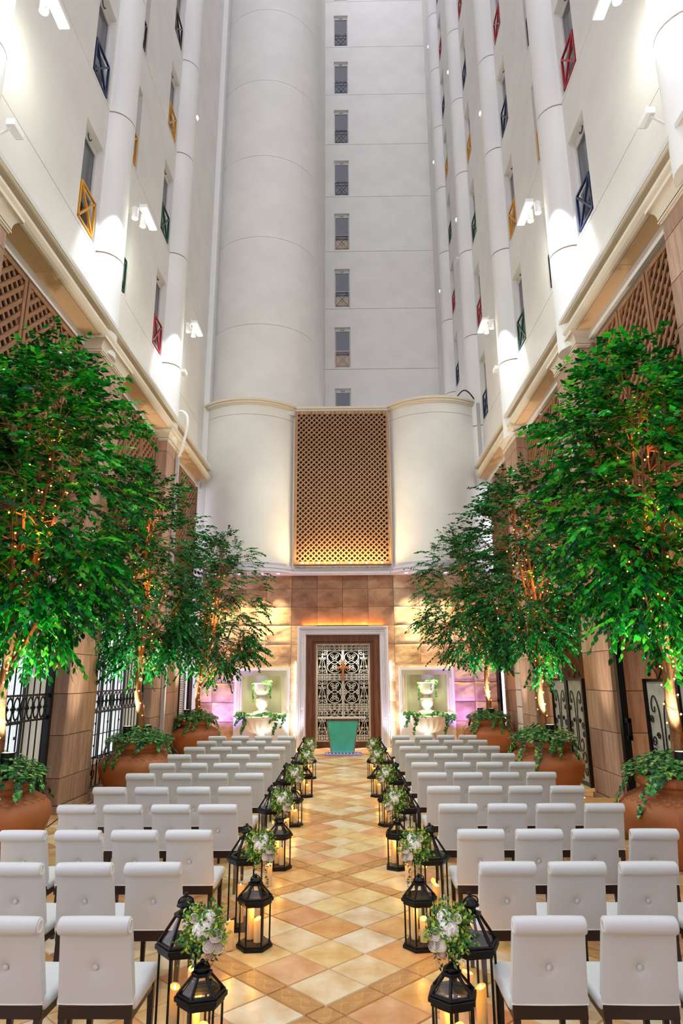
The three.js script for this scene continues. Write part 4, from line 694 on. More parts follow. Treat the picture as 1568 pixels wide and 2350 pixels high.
function tree(o) {
  const rr = rngOf(o.seed), base = V(o.x, 1.0, -o.d), t = thing('ficus_tree', o.label, 'tree', [0, 0, 0]);
  const fork = V(o.x + o.lean, o.fork, -o.d + (rr() - 0.5) * 0.1), C = V(...o.c), Rad = V(...o.r);
  // jar
  const jar = thing('terracotta_jar', o.jar, 'planter', [o.x, 0, -o.d], rr() * 6); part('jar_body', JG, M.clay, jar); part('scale_relief', reliefGeo, M.clayRelief, jar); part('soil', cyl(0.47, 0.47, 0.04, 0, 0.95, 0, 30), M.soil, jar);
  // trunk and limbs
  const wood = [], tw = [], limbs = []; const tr0 = 0.085, tpts = [base.clone(), V(o.x + o.lean * 0.3 + 0.03, 1 + (o.fork - 1) * 0.35, -o.d), V(o.x + o.lean * 0.75 - 0.02, 1 + (o.fork - 1) * 0.7, -o.d + 0.02), fork];
  part('trunk', taper(tpts, tr0, 0.07, 12), M.bark, t);
  const inside = (p, k = 1) => { const q = p.clone().sub(C); return (q.x / Rad.x) ** 2 + (q.y / Rad.y) ** 2 + (q.z / Rad.z) ** 2 <= k; };
  const limbPts = [];
  for (let i = 0; i < o.limbs; i++) {
    const a = i / o.limbs * Math.PI * 2 + rr() * 0.5, el = [0.05, 0.95, 0.45, 1.3, 0.25, 0.75, 1.1, 0.6][i % 8] + (rr() - 0.5) * 0.2;
    let end = C.clone().add(V(Math.cos(a) * Math.cos(el) * Rad.x * 0.82, (Math.sin(el) * 1.75 - 0.75) * Rad.y * 0.82, Math.sin(a) * Math.cos(el) * Rad.z * 0.82));
    if (!wallLimit(end.x, end.z)) end.x = Math.sign(end.x) * 4.85;
    const m1 = fork.clone().lerp(end, 0.35).add(V((rr() - 0.5) * 0.15, 0.15 + rr() * 0.15, (rr() - 0.5) * 0.15)), m2 = fork.clone().lerp(end, 0.7).add(V((rr() - 0.5) * 0.2, 0.2, (rr() - 0.5) * 0.2));
    const st = i < 3 ? tpts[2].clone().lerp(fork, 0.35 + i * 0.2) : fork.clone(), P = [st, m1, m2, end]; limbs.push(new THREE.CatmullRomCurve3(P)); part('limb', taper(P, 0.038 - 0.001 * i, 0.010, 8), M.bark, t);
  }
  { const P = [fork, fork.clone().lerp(C, 0.5).add(V(0.08, 0, 0)), C.clone(), C.clone().add(V(0.05, Rad.y * 0.8, 0))]; limbs.push(new THREE.CatmullRomCurve3(P)); part('limb', taper(P, 0.05, 0.012, 8), M.bark, t); }
  const sprays = [];
  for (const l of limbs) for (let k = 0; k < o.subs; k++) {
    const u = 0.3 + 0.7 * Math.pow((k + rr()) / o.subs, 0.9), p = l.getPointAt(Math.min(1, u)), out = p.clone().sub(C); out.y *= 0.4; out.x += (rr() - 0.5) * 1.4; out.z += (rr() - 0.5) * 1.4; out.y += (rr() - 0.3) * 0.9; out.normalize();
    let e = p.clone().addScaledVector(out, 0.35 + rr() * 0.6); if (!inside(e, 1.02)) e.sub(C).multiplyScalar(0.85).add(C); if (!wallLimit(e.x, e.z)) e.x = Math.sign(e.x) * 4.8;
    const m = p.clone().lerp(e, 0.5).add(V(0, 0.08, 0)); tw.push(taper([p, m, e], 0.012, 0.004, 5)); const c = new THREE.CatmullRomCurve3([p, m, e]);
    for (let j = 0; j < o.spr; j++) sprays.push([c.getPointAt(0.25 + 0.75 * rr()), out]);
  }
  // shell sprays keep the crown outline full, in layered tufts
  const tufts = []; for (let i = 0; i < o.tufts; i++) { const y = 1 - 2 * (i + 0.5) / o.tufts, a = i * 2.39996 + rr(), q = Math.sqrt(1 - y * y), k = 0.78 + rr() * 0.2; tufts.push(C.clone().add(V(Math.cos(a) * q * Rad.x * k, y * Rad.y * k, Math.sin(a) * q * Rad.z * k))); }
  for (const p of tufts) { const out = p.clone().sub(C); out.y *= 0.35; out.normalize(); for (let j = 0; j < 5; j++) sprays.push([p.clone().add(V((rr() - 0.5) * 0.45, (rr() - 0.5) * 0.3, (rr() - 0.5) * 0.45)), out]); const near = limbs.map(l => l.getPointAt(0.8)).sort((m, n) => m.distanceTo(p) - n.distanceTo(p))[0]; tw.push(taper([near, near.clone().lerp(p, 0.5).add(V(0, 0.1, 0)), p], 0.009, 0.004, 4)); }
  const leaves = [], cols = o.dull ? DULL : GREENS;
  for (const [p, out] of sprays) {
    const dir = out.clone().add(V((rr() - 0.5) * 1.9, (rr() - 0.42) * 0.9, (rr() - 0.5) * 1.9)).normalize(), len = 0.34 + rr() * 0.26, n = o.per, tone = Math.floor(rr() * cols.length), side = new THREE.Vector3().crossVectors(dir, V(0, 1, 0)).normalize();
    for (let k = 0; k < n; k++) {
      const u = (k + 0.6) / n, q = p.clone().addScaledVector(dir, len * u).add(V(0, -0.16 * u * u, 0)); if (!wallLimit(q.x, q.z) || q.z < -23.35) continue;
      const s = k % 2 ? 1 : -1, ld = dir.clone().multiplyScalar(0.45 + u * 0.4).addScaledVector(side, s * (1.0 - u * 0.45)).add(V((rr() - 0.5) * 0.6, -0.15 - rr() * 0.55, (rr() - 0.5) * 0.6));
      leaves.push({ p: q, q: qFrom(ld, V((rr() - 0.5) * 1.3, 1, (rr() - 0.5) * 1.3)), s: o.leaf * (0.72 + rr() * 0.5), c: cols[(rr() < 0.6 ? tone : Math.floor(rr() * cols.length))] });
    }
  }
  part('twigs', tw.map(norm), M.bark, t).userData.kind = 'stuff';
  if (o.single) { // the leaves that show largest, one mesh each
    const cam = camera.position; leaves.forEach(l => { l.m = l.p.distanceTo(cam) + (Math.abs(l.p.x) > 4.9 ? 3 : 0); }); leaves.sort((a, b) => a.m - b.m);
    const top = leaves.splice(0, 300); for (const l of top) { const m = part('leaf', leafShape, leafMats[GREENS.indexOf(l.c)] || leafMats[0], t, l.p.toArray()); m.quaternion.copy(l.q); m.scale.setScalar(l.s); }
  }
  leafMass('foliage', leafShape, M.leaf, leaves, t);
  // fairy lights
  const st = thing('string_lights', o.lights, 'fairy lights', [0, 0, 0]), bulbG = new THREE.SphereGeometry(0.013, 8, 6), wires = [];
  const curves = [new THREE.CatmullRomCurve3(tpts), ...limbs]; let nB = 0;
  curves.forEach((c, ci) => { const r0 = ci ? 0.05 : 0.09, P = []; const turns = ci ? 4 : 4, N = ci ? 30 : 24; for (let k = 0; k <= N; k++) { const u = ci ? k / N * 0.92 : 0.35 + k / N * 0.65, a = k / N * turns * 6.283, rad = (r0 + 0.006) * (ci ? 1 - 0.72 * u : 1); const p = c.getPointAt(u).add(V(Math.cos(a) * rad, 0, Math.sin(a) * rad)); P.push(p); if (k % 3 === 1 && nB < 115) { nB++; part('bulb', bulbG, M.bulb, st, p.clone().add(V(Math.cos(a) * 0.02, 0.01, Math.sin(a) * 0.02)).toArray()); } } wires.push(tube(P, 0.003, 60, 4)); });
  part('wire', wires.map(norm), M.wire, st);
  for (const [u, li] of [[0.25, 0], [0.45, limbs.length - 1], [0.75, limbs.length - 1], [0.5, 1], [0.5, 3]]) { const p = limbs[li].getPointAt(u); point(p.x + 0.15, p.y, p.z + 0.18, 0xffa552, L.treeWarm, 3); }
  // ivy in the jar
  const iv = thing('ivy_plant', o.ivy, 'ivy', [o.x, 1.05, -o.d]), list = [];
  for (let i = 0; i < 1500; i++) { const a = rr() * 6.283, r = Math.sqrt(rr()) * 0.68, p = V(Math.cos(a) * r, (0.10 + rr() * 0.22) * (1 - (r / 0.72) ** 2) + rr() * 0.06 + 0.01, Math.sin(a) * r); list.push({ p, q: qFrom(V(Math.cos(a) * 0.7 + (rr() - 0.5), -0.25 + (rr() - 0.5) * 0.6, Math.sin(a) * 0.7 + (rr() - 0.5)), V(Math.cos(a) * 0.6, 1, Math.sin(a) * 0.6)), s: 0.06 * (0.7 + rr() * 0.7), c: IVYC[Math.floor(rr() * IVYC.length)] }); }
  for (let k = 0; k < 13; k++) { const a = k / 13 * 6.283 + rr() * 0.4, len = 0.18 + rr() * 0.42; for (let i = 0; i < 60; i++) { const u = rr(), drop = u * len, rad = 0.60 + Math.min(0.2, drop * 0.55) + (rr() - 0.5) * 0.05, aa = a + (rr() - 0.5) * 0.22 * (1.2 - u) + 0.15 * u; list.push({ p: V(Math.cos(aa) * rad, 0.06 - drop, Math.sin(aa) * rad), q: qFrom(V(Math.cos(aa) * 0.35 + (rr() - 0.5) * 0.8, -0.9, Math.sin(aa) * 0.35 + (rr() - 0.5) * 0.8), V(Math.cos(aa), 0.45, Math.sin(aa))), s: 0.06 * (0.65 + rr() * 0.6), c: IVYC[Math.floor(rr() * IVYC.length)] }); } }
  leafMass('foliage', ivyShape, M.ivy, list, iv);
  // uplights in the jar
  o.cans.forEach(([cx, cz, word], i) => {
    const c = thing('uplight', `${word} black cylindrical uplight in the ivy of the ${o.word} jar`, 'spotlight', [o.x + cx, 1.17, -o.d + cz]);
    const hs = part('housing', [cyl(0.088, 0.092, 0.2, 0, 0, 0, 22), cyl(0.095, 0.095, 0.03, 0, 0.19, 0, 22)], M.can, c); part('lens', cyl(0.078, 0.078, 0.008, 0, 0.212, 0, 20), M.lens, hs); part('bracket', [box(-0.03, -0.14, -0.03, 0.03, 0.01, 0.03), cyl(0.05, 0.05, 0.03, 0, -0.16, 0, 14)], M.can, c);
    spot(o.x + cx, 1.42, -o.d + cz, C.x * 0.5 + (o.x + cx) * 0.5, C.y + 1, C.z, i ? 0xfff0d8 : 0xf4fff4, L.treeUp, 0.62, 0.7, 3);
  });
}
tree({ seed: 11, x: -4.60, d: 9.4, lean: 0.02, fork: 2.5, c: [-4.35, 5.25, -9.5], r: [1.2, 2.15, 1.6], limbs: 10, subs: 11, spr: 6, tufts: 115, per: 15, leaf: 0.118, single: true, word: 'front left', label: 'largest ficus tree with fairy lights at the left edge', jar: 'terracotta jar at the left edge, mostly cut off by the frame', ivy: 'variegated ivy spilling from the front left jar', lights: 'warm fairy lights wound through the front left tree', cans: [[0.24, 0.12, 'single']] });
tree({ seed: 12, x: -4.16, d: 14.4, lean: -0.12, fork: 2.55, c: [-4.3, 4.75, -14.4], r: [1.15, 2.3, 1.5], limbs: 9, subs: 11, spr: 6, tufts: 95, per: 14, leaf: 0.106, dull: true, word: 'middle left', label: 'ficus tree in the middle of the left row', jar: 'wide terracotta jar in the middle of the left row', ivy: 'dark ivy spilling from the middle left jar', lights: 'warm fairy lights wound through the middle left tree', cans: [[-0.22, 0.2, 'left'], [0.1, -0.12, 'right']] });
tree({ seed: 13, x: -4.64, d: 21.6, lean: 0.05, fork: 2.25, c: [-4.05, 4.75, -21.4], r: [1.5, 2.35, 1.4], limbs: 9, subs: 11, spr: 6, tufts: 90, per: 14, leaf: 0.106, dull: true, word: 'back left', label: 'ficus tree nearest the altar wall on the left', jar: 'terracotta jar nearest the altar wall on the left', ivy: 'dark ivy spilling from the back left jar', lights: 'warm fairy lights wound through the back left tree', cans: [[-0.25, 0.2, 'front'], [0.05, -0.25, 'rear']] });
tree({ seed: 24, x: 4.64, d: 9.4, lean: 0.05, fork: 2.55, c: [4.6, 5.2, -9.5], r: [1.25, 2.1, 1.6], limbs: 10, subs: 11, spr: 6, tufts: 115, per: 15, leaf: 0.118, single: true, word: 'front right', label: 'largest ficus tree with fairy lights at the right edge', jar: 'terracotta jar at the right edge, partly cut off by the frame', ivy: 'variegated ivy spilling from the front right jar', lights: 'warm fairy lights wound through the front right tree', cans: [[-0.06, 0.3, 'single']] });
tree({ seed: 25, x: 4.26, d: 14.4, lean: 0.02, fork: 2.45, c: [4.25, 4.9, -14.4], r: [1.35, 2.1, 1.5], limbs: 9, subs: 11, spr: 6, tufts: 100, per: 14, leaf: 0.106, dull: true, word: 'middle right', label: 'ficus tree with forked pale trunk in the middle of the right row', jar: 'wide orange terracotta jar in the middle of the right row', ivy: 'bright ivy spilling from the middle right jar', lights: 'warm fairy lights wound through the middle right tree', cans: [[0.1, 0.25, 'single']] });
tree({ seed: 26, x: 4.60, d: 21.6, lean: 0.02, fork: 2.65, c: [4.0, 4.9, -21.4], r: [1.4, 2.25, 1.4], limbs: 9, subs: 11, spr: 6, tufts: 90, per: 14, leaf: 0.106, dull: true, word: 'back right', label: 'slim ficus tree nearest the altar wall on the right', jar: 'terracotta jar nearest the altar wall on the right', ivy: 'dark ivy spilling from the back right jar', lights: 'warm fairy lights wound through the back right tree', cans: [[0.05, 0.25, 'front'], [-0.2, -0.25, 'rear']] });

// ------------------------------------------------------------------ left bays: lit glazing behind iron grilles
function scrollC(z0, y, r, dir, x = 0) { return tube(spiral(0, 0, r, -Math.PI / 2, 0.85, dir, 16, 0.6).map(p => V(x, y + p[1], z0 + p[0])), 0.011, 16, 5); }
[[8.72, 12.42, 'near'], [14.06, 17.8, 'far']].forEach(([a, b, word], bi) => {
  const X = -5.25, t = thing('window_grille', `tall black iron bar grille with ring band over the ${word} left window`, 'grille', [X, 0, -a]), n = 16, w = b - a;
  part('end_post', box(-0.05, 0, -w, 0.05, 4.45, -w + 0.1), M.iron, t); part('end_post', box(-0.05, 0, -0.1, 0.05, 4.45, 0), M.iron, t);
  for (const y of [0.12, 1.66, 2.08, 4.3]) part('rail', box(-0.012, y - 0.018, -w + 0.1, 0.012, y + 0.018, -0.1), M.iron, t);
  for (let k = 1; k < n; k++) { const z = -w * k / n; part('bar', cyl(0.013, 0.013, 4.25, 0, 0.1, z, 8), M.iron, t); }
  for (let k = 0; k < n; k++) { const z = -w * (k + 0.5) / n; part('ring', new THREE.TorusGeometry(0.1, 0.012, 6, 20).rotateY(Math.PI / 2).scale(1, 1.75, 1).translate(0.015, 1.87, z), M.iron, t); part('leaf_boss', merge([0, 1, 2, 3].map(q => new THREE.SphereGeometry(0.03, 8, 6).translate(0.015, 1.87 + Math.sin(q * 1.57) * 0.04, z + Math.cos(q * 1.57) * 0.04 + w / n / 2))), M.iron, t); if (k % 2 === 0) for (const s of [1, -1]) part('scroll', scrollC(z + s * 0.08, 0.5 + 0.1 * (s > 0 ? 1 : -1), 0.13, s, 0.012), M.iron, t); }
  const g = struct('window', `lit white glazed window with black joints behind the ${word} left grille`), xg = -5.72, d0 = a + 0.5, cols = 4, pw = (w - 0.6) / cols;
  part('reveal', [box(-5.8, 0, -a, -5.28, 4.5, -a - 0.45), box(-5.8, 0, -b, -5.28, 4.5, -b + 0.08)], M.cream, g); part('sill', box(-5.8, 0, -a, -5.33, 0.55, -b), M.pilaster, g);
  for (let c = 0; c < cols; c++) for (let r = 0; r < 8; r++) { const y = 0.6 + r * 0.49, z = -(d0 + c * pw); part('pane', box(xg - 0.02, y, z - 0.03, xg, y + 0.475, z - pw + 0.03), M.litPane, g); part('fixing_dot', cyl(0.028, 0.028, 0.03, 0, -0.015, 0, 12).rotateZ(Math.PI / 2).translate(xg + 0.012, y + 0.24, z - pw * 0.78), M.ironMatte, g); }
  for (let c = 0; c <= cols; c++) part('mullion', box(xg - 0.05, 0.55, -(d0 + c * pw) + 0.03, xg + 0.03, 4.5, -(d0 + c * pw) - 0.03), M.steel, g);
  for (let r = 0; r <= 8; r++) part('transom', box(xg - 0.03, 0.58 + r * 0.49, -d0, xg + 0.004, 0.60 + r * 0.49, -d0 - cols * pw), M.ironMatte, g);
  part('backing', box(xg - 0.2, 0, -a, xg - 0.1, 4.5, -b), M.wallBack, g);
  const al = area(xg + 0.06, 2.5, -(a + b) / 2, 0, 2.5, -(a + b) / 2, 3.0, 3.6, 0xe6eefc, 0.5);
});
{ // far left bay: louvred vent and narrow iron gate
  const g = struct('wall_vent_bay', 'stone wall with louvred vent at the far end of the left side');
  for (let k = 0; k < 7; k++) for (let c = 0; c < 3; c++) part('stone_block', stoneBlock(0.4, 0.632, 0.76), pilMats[(k + c) % 4], g, [-5.45, 0.33 + k * 0.64, -19.7 - c * 0.77]);
  const v = thing('louvre_vent', 'tall grey louvred vent beside the back left jar', 'vent', [-5.24, 0.4, -21.62]); part('frame', [box(-0.02, 0, 0, 0.03, 2.7, -0.04), box(-0.02, 0, -0.66, 0.03, 2.7, -0.7), box(-0.02, 2.66, -0.04, 0.03, 2.7, -0.66)], M.ironMatte, v);
  for (let k = 0; k < 38; k++) part('slat', new THREE.BoxGeometry(0.05, 0.028, 0.62).rotateZ(-0.6).translate(0.01, 0.05 + k * 0.069, -0.35), M.pipe, v);
  const p = thing('folded_gate', 'folded black iron gate in the far left corner', 'gate', [-5.15, 0, -22.5]); for (let k = 0; k < 3; k++) part('stile', box(-0.04, 0, -k * 0.16, 0.04, 2.7, -k * 0.16 - 0.09), M.iron, p); part('rail', box(-0.02, 2.6, 0, 0.02, 2.66, -0.4), M.iron, p); part('scroll', [scrollC(-0.15, 1.3, 0.07, 1, 0.05), scrollC(-0.3, 1.3, 0.07, -1, 0.05)], M.iron, p);
  const q = thing('folded_gate', 'folded black iron gate in the far right corner', 'gate', [5.2, 0, -22.3]); for (let k = 0; k < 3; k++) part('stile', box(-0.04, 0, -k * 0.16, 0.04, 4.3, -k * 0.16 - 0.09), M.iron, q); part('rail', box(-0.02, 2.6, 0, 0.02, 2.66, -0.4), M.iron, q); part('scroll', [scrollC(-0.15, 1.6, 0.09, 1, -0.05), scrollC(-0.3, 1.6, 0.09, -1, -0.05)], M.iron, q);
}
// ------------------------------------------------------------------ right bays: frosted scrollwork gates and the passage behind
const gateGeos = (() => {
  const w = 1.16, h = 2.3, out = { w, h }, S = (x, y, r, a0, t, d) => flatTube(spiral(x, y, r, a0, t, d, 22, 0.72), 0.011, 0.02);
  const c = w / 2; out.curves = [];
  for (const s of [-1, 1]) {
    const m = (x) => c + s * x;
    out.curves.push(flatTube([[m(0.06), 1.0], [m(0.06), 1.45], [m(0.12), 1.85], [m(0.26), 2.02], [m(0.36), 1.9], [m(0.34), 1.76], [m(0.26), 1.76], [m(0.25), 1.84]], 0.011, 0.02, 40));
    out.curves.push(flatTube([[m(0.06), 1.0], [m(0.05), 0.85], [m(0.14), 0.72], [m(0.27), 0.75], [m(0.31), 0.9], [m(0.22), 0.98], [m(0.16), 0.9]], 0.011, 0.02, 40));
    out.curves.push(flatTube([[m(0.12), 0.12], [m(0.16), 0.45], [m(0.24), 0.66], [m(0.36), 0.7], [m(0.42), 0.58], [m(0.36), 0.48], [m(0.29), 0.53]], 0.011, 0.02, 40));
    for (const [x, y, r, up] of [[0.40, 1.62, 0.07, 1], [0.38, 1.28, 0.09, -1], [0.40, 1.08, 0.08, 1], [0.36, 0.28, 0.11, 1], [0.2, 1.36, 0.06, 1]]) out.curves.push(S(m(x), y, r, s > 0 ? 0 : Math.PI, 1.3, s * up));
  }
  return out;
})();
function gateLeaf(label, d) {       // local x along the wall (towards the camera), z into the courtyard
  const { w, h } = gateGeos, t = thing('iron_gate', label, 'gate', [5.5, 0.0, -d], -Math.PI / 2);
  part('stile', box(0, 0, -0.04, 0.08, h, 0.04), M.iron, t); part('stile', box(w - 0.08, 0, -0.04, w, h, 0.04), M.iron, t); part('rail', box(0.08, h - 0.05, -0.03, w - 0.08, h, 0.03), M.iron, t); part('rail', box(0.08, 0, -0.03, w - 0.08, 0.08, 0.03), M.iron, t);
  part('frosted_panel', box(0.08, 0.08, -0.012, w - 0.08, h - 0.05, 0.0), M.frost, t);
  for (const c of gateGeos.curves) part('scroll', c, M.iron, t);
  for (const s of [-1, 1]) part('finial_scroll', flatTube([[w / 2, h], [w / 2 + s * 0.16, h + 0.17], [w / 2 + s * 0.34, h + 0.2], [w / 2 + s * 0.42, h + 0.1], [w / 2 + s * 0.36, h + 0.05], [w / 2 + s * 0.31, h + 0.1]], 0.016, 0, 30), M.iron, t);
  part('finial_leaf', merge([[0, 0.29, 0.06], [-0.36, 0.1, 0.055], [0.36, 0.1, 0.055], [-0.04, 0.23, 0.045], [0.05, 0.23, 0.045]].map(([x, y, r]) => new THREE.SphereGeometry(r, 12, 8).scale(0.8, 1.15, 0.45).translate(w / 2 + x, h + y, 0))), M.iron, t);
  return t;
}
gateLeaf('black scrollwork gate leaf with frosted panel beside the second right pillar', 12.1);
gateLeaf('black scrollwork gate leaf with frosted panel behind the front right tree', 10.9);
gateLeaf('black scrollwork gate leaf with frosted panel behind the middle right trunk, far leaf', 17.6);
gateLeaf('black scrollwork gate leaf with frosted panel behind the middle right trunk, near leaf', 16.42);
{
  const p = thing('gate_post', 'thick black iron post with latch plate against the second right pillar', 'post', [5.2, 0, -12.48]); part('post', box(-0.06, 0, 0, 0.06, 4.4, 0.13), M.iron, p); part('latch_plate', [box(-0.03, 1.55, 0.13, 0.03, 1.62, 0.3), box(-0.03, 1.25, 0.13, 0.03, 1.32, 0.3), box(-0.03, 1.25, 0.27, 0.03, 1.62, 0.3)], M.iron, p);
  const p2 = thing('gate_post', 'thin black iron post beside the middle right tree', 'post', [5.2, 0, -17.82]); part('post', box(-0.05, 0, 0, 0.05, 4.4, 0.1), M.iron, p2);
  const g = struct('wall_passage', 'stone back wall, ceiling and column of the passage behind the right gates');
  for (let r = 0; r < 5; r++) for (let k = 0; k < 11; k++) part('stone_panel', stoneBlock(0.1, 0.93, 1.43), pilMats[(r * 3 + k) % 4], g, [8.5, 0.47 + r * 0.94, -7.5 - k * 1.44]);
  part('passage_core', box(8.55, 0, 6, 8.8, 5, -24), M.wallBack, g); part('passage_ceiling', box(5.7, 4.5, 6, 8.8, 4.7, -24), M.cream, g); part('passage_end', box(5.6, 0, -23.2, 8.6, 4.5, -23.4), M.pilaster, g);
  part('wood_edge', box(8.2, 0, -17.4, 8.46, 3.4, -17.6), M.doorWood, g);
  const q = struct('column', 'pale quoin column of stacked cream blocks behind the back right jar'); for (let k = 0; k < 9; k++) part('quoin_block', stoneBlock(0.55, 0.46, 0.9), M.urn, q, [5.62, 0.24 + k * 0.49, -20.45]); part('quoin_core', box(5.4, 0, -20.05, 5.8, 4.5, -20.85), M.creamDark, q);
  const w2 = struct('wall_stub', 'stone wall at the far end of the right side'); for (let k = 0; k < 7; k++) for (let c = 0; c < 2; c++) part('stone_block', stoneBlock(0.4, 0.632, 0.9), pilMats[(k * 2 + c) % 4], w2, [5.62, 0.33 + k * 0.64, -21.35 - c * 0.91]);
  const c = thing('counter', 'cream stone counter on a dark base in the passage', 'counter', [7.1, 0, -17.2]); part('counter_top', rbox(1.5, 0.09, 4.2, 0.02, 0, 1.02, 0), M.counter, c); part('counter_base', box(-0.6, 0, -2, 0.6, 0.97, 2), M.counterDark, c); part('kickboard', box(-0.72, 0.55, -2.08, -0.6, 0.75, 2.08), M.pilaster3, c);
  const l = thing('pendant_lamp', 'glass cylinder pendant lamp glowing in the passage', 'lamp', [6.05, 2.42, -15.3]); part('rod', cyl(0.008, 0.008, 1.83, 0, 0.26, 0, 6), M.steel, l); part('cap', cyl(0.05, 0.05, 0.04, 0, 0.24, 0, 16), M.steel, l); part('base_cap', cyl(0.035, 0.05, 0.05, 0, -0.02, 0, 16), M.steel, l); part('glass', new THREE.CylinderGeometry(0.048, 0.048, 0.22, 18, 1, true).translate(0, 0.13, 0), M.glass, l); part('bulb', new THREE.SphereGeometry(0.032, 14, 10).scale(1, 1.8, 1).translate(0, 0.13, 0), std('#fff0c8', { emissive: hex('#ffdf9a'), emissiveIntensity: 8 }), l);
  point(6.05, 2.55, -15.3, 0xffd79a, L.corridor * 0.5, 2); spot(7.2, 4.45, -11, 7.6, 0, -11.2, 0xffdcae, L.corridor * 2.2, 1.1, 0.8, 4); spot(7.2, 4.45, -16.5, 7.6, 0, -16.7, 0xffdcae, L.corridor * 2.2, 1.1, 0.8, 4);
  const pl = thing('stone_plinth', 'low round sandstone platform between front right jar and second right pillar', 'plinth', [4.62, 0, -11.55]); part('drum', lathe([[0.01, 0], [0.98, 0], [0.98, 0.2], [1.0, 0.21], [1.0, 0.25], [0.985, 0.262], [0.01, 0.262]], 60), M.plinth, pl);
}
// ------------------------------------------------------------------ flood lamps, wall globes, cameras, pipes
function flood(side, d, word) {
  const s = side, X = side < 0 ? XL : XR, t = thing('flood_lamp', `white flood lamp bar with two spot cylinders on the ${word}`, 'lamp', [X - s * 0.5, 13.3, -d - 0.5]);
  const inward = -s;
  part('arm', [rod(V(-inward * 0.1, 0.1, 0.08), V(inward * 0.12, 0.1, -0.05), 0.02), rod(V(inward * 0.05, 0.16, -0.02), V(inward * 0.05, 0.3, -0.02), 0.012)], M.fixture, t);
  part('bar_housing', rbox(0.2, 0.1, 0.86, 0.02, inward * 0.2, 0.08, -0.25), M.fixture, t);
  for (let k = 0; k < 5; k++) part('led_lens', new THREE.SphereGeometry(0.075, 14, 8).scale(1, 0.3, 1).translate(inward * 0.2, 0.03, 0.08 - k * 0.165), M.led, t);
  for (let k = 0; k < 2; k++) part('spot_cylinder', new THREE.CylinderGeometry(0.075, 0.075, 0.3, 18).translate(inward * 0.02 + inward * k * 0.1, -0.12, 0.16 - k * 0.28), M.fixture, t);
  const wx = X - s * 0.5 + inward * 0.2, wy = 13.1, wz = -d - 0.75;
  spot(wx, wy, wz, inward * 3.6, 3.0, -d - 1.2, NEUTRAL, L.flood, 0.9, 0.8, 6);
  spot(X - s * 1.0, 13.6, -d + 0.7, X - s * 0.15, 10.2, -d + 0.42, COOL, L.wash, 0.42, 0.3, 2);
  point(wx + inward * 0.15, wy - 0.6, wz, 0xf6f8e8, L.spill, 6);
}
flood(-1, 7.75, 'nearest left pillar'); flood(-1, 13.05, 'second left pillar'); flood(-1, 18.35, 'third left pillar'); flood(1, 7.75, 'nearest right pillar'); flood(1, 13.05, 'second right pillar'); flood(1, 18.35, 'third right pillar');
function globe(side, d, y, word) {
  const s = side, X = side < 0 ? XL : XR, t = thing('wall_globe', `small round white globe lamp on the ${word}`, 'lamp', [X - s * 0.36, y, -d - 0.32]);
  part('bracket', [rbox(0.12, 0.1, 0.14, 0.015, 0, -0.14, 0), rod(V(s * 0.1, -0.12, 0.06), V(0, -0.1, 0), 0.02)], M.fixture, t); part('globe', new THREE.SphereGeometry(0.095, 18, 12), M.globe, t);
  point(X - s * 0.36, y, -d - 0.32, 0xfffbe6, L.globe, 4);
}
globe(-1, 18.35, 21.3, 'third left pillar'); globe(1, 18.35, 21.3, 'third right pillar'); globe(1, 23.65, 21.2, 'fourth right pillar, lower'); globe(1, 23.65, 29.0, 'fourth right pillar, upper'); globe(1, 28.95, 21.2, 'farthest right pillar, lowest'); globe(1, 28.95, 28.95, 'farthest right pillar, middle'); globe(1, 28.95, 36.7, 'farthest right pillar, highest');
function cam(side, d, word, y) { const s = side, X = side < 0 ? XL : XR, t = thing('security_camera', `white box camera on a bracket by the ${word}`, 'camera', [X - s * 0.4, y, -d]); part('housing', rbox(0.14, 0.12, 0.3, 0.01), M.fixture, t); part('lens_face', box(-0.06, -0.05, -0.16, 0.06, 0.05, -0.15), M.ironMatte, t); part('bracket', [rod(V(s * 0.4, -0.35, 0.1), V(0, -0.08, 0.1), 0.02)], M.fixture, t); }
cam(-1, 8.4, 'nearest left window', 10.72); cam(1, 8.4, 'nearest right window', 10.75); cam(-1, 18.95, 'third left pillar', 11.75); cam(1, 18.95, 'third right pillar', 11.75); cam(1, 24.2, 'fourth right pillar', 19.4);
{
  const t = thing('conduit_pipe', 'square grey drain pipe with white hose on the farthest left pilaster', 'pipe', [-4.92, 0, -18.75]); part('pipe', box(-0.045, 0.02, -0.05, 0.045, 8.85, 0.05), M.pipe, t);
  part('hose', tube([V(0, 8.85, 0), V(0.1, 9.1, 0.02), V(0.2, 9.5, 0.05), V(0.26, 9.9, 0.08), V(0.2, 10.2, 0.1), V(0.05, 10.3, 0.1), V(-0.15, 10.2, 0.1), V(-0.2, 9.95, 0.1)], 0.045, 50, 8), M.hose, t);
  const u = thing('conduit_pipe', 'pair of grey vertical conduits beside the curved wall on the right', 'pipe', [5.2, 9.95, -23.4]); part('pipe', box(-0.06, 0, -0.05, 0.06, 2.3, 0.05), M.pipe, u); part('pipe', box(-0.06, 0, 0.12, 0.06, 2.5, 0.24), M.pipe, u); part('cable', tube([V(0, 2.3, 0), V(-0.1, 2.7, 0.1), V(-0.5, 3.0, 0.3), V(-0.9, 2.6, 0.3)], 0.025, 20, 6), M.cable, u);
  const c = thing('floor_cable', 'thin black cable lying along the left pilaster base', 'cable', [0, 0, 0]); part('cable', tube([V(-4.7, 0.008, -11.5), V(-4.85, 0.008, -12.6), V(-4.8, 0.008, -13.4), V(-4.86, 0.008, -14.3)], 0.008, 24, 6), M.cable, c);
}
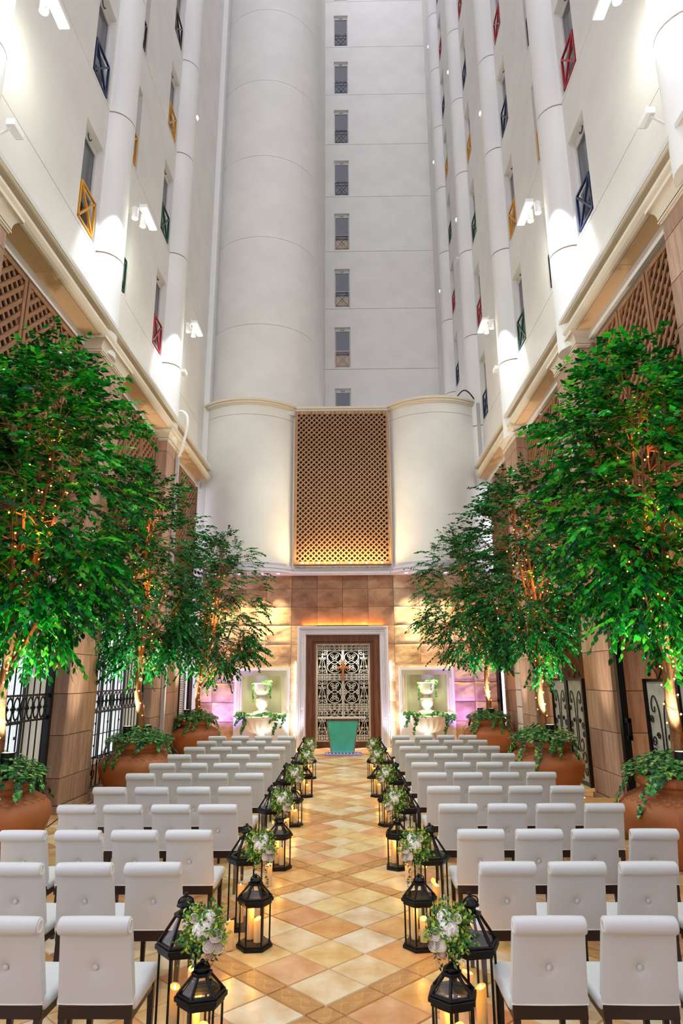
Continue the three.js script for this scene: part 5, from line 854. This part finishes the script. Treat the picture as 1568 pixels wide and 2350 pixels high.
function floorUplight(x, d, word) {
  const t = thing('floor_uplight', `small black floor uplight ${word}`, 'spotlight', [x, 0, -d]), s = Math.sign(x);
  part('housing', [cyl(0.09, 0.1, 0.16, 0, 0.03, 0, 18), cyl(0.105, 0.105, 0.03, 0, 0.17, 0, 18)], M.can, t); part('base_plate', cyl(0.13, 0.13, 0.03, 0, 0, 0, 18), M.can, t); part('lens', cyl(0.085, 0.085, 0.008, 0, 0.196, 0, 16), M.lens, t);
  spot(x, 0.24, -d, x + s * 0.42, 9.4, -d, 0xffecd6, L.soffitUp, 0.42, 0.95, 3);
}
for (const s of [-1, 1]) { const w = s < 0 ? 'left' : 'right', k = s < 0 ? -4.35 : 4.45; floorUplight(k, 6.3, `in front of the front ${w} jar`); floorUplight(k, 12.9, `between front and middle jars on the ${w}`); floorUplight(k, 16.1, `behind the middle ${w} jar`); floorUplight(k, 18.9, `beside the farthest ${w} pilaster`); }
// ------------------------------------------------------------------ altar lighting
for (const x of [-4.6, -3.7, -2.9, -2.3, 2.3, 2.9, 3.7, 4.6]) spot(x, 5.94, -23.3, x, 0, -23.75, 0xffe2b8, L.downlight, 0.5, 0.7, 2);
area(0, 6.37, -23.18, 0, 9.0, -23.6, 3.2, 0.06, 0xffdca0, L.latticeUp * 4);
area(0, 4.16, -23.74, 0, 8, -23.78, 2.9, 0.05, 0xff9434, L.doorTop * 4);
for (const s of [-1, 1]) { area(s * 1.64, 1.6, -23.76, s * 5, 1.6, -23.80, 0.05, 2.6, 0xf4f0ff, L.doorSide * 3); spot(s * 1.75, 0.12, -23.35, s * 1.7, 3, -23.8, 0xf3efff, L.doorSide * 1.6, 0.7, 0.8, 3); }
for (const x of [-0.6, 0, 0.6]) spot(x, 3.44, -23.70, x * 0.9, 0.5, -23.9, 0xfff6e0, L.grille, 0.75, 0.7, 1.5);
for (const [cx, s] of [[-2.85, -1], [2.93, 1]]) {
  spot(cx - s * 0.25, 0.12, -22.95, cx - s * 0.1, 0.9, -23.5, 0xffffff, L.bowl, 0.75, 0.7, 2);
  spot(cx - 0.35, 2.40, -23.62, cx, 1.3, -23.9, 0xf6f8c8, L.niche * 0.6, 0.9, 0.8, 2); spot(cx + 0.35, 2.40, -23.62, cx, 1.3, -23.9, 0xf6f8c8, L.niche * 0.6, 0.9, 0.8, 2); spot(cx, 1.22, -23.52, cx, 1.9, -23.95, 0xeaffc4, L.niche * 0.5, 0.9, 0.8, 2);
  spot(cx + s * 1.25, 0.15, -22.9, cx + s * 1.2, 2.4, -23.85, 0xa880ff, L.purple, 0.7, 0.8, 3);
}
area(0, 0.09, -21.35, 0, 0.6, -21.55, 0.8, 0.05, 0xb9a0ff, L.lectern * 4);

renderer.render(scene, camera);
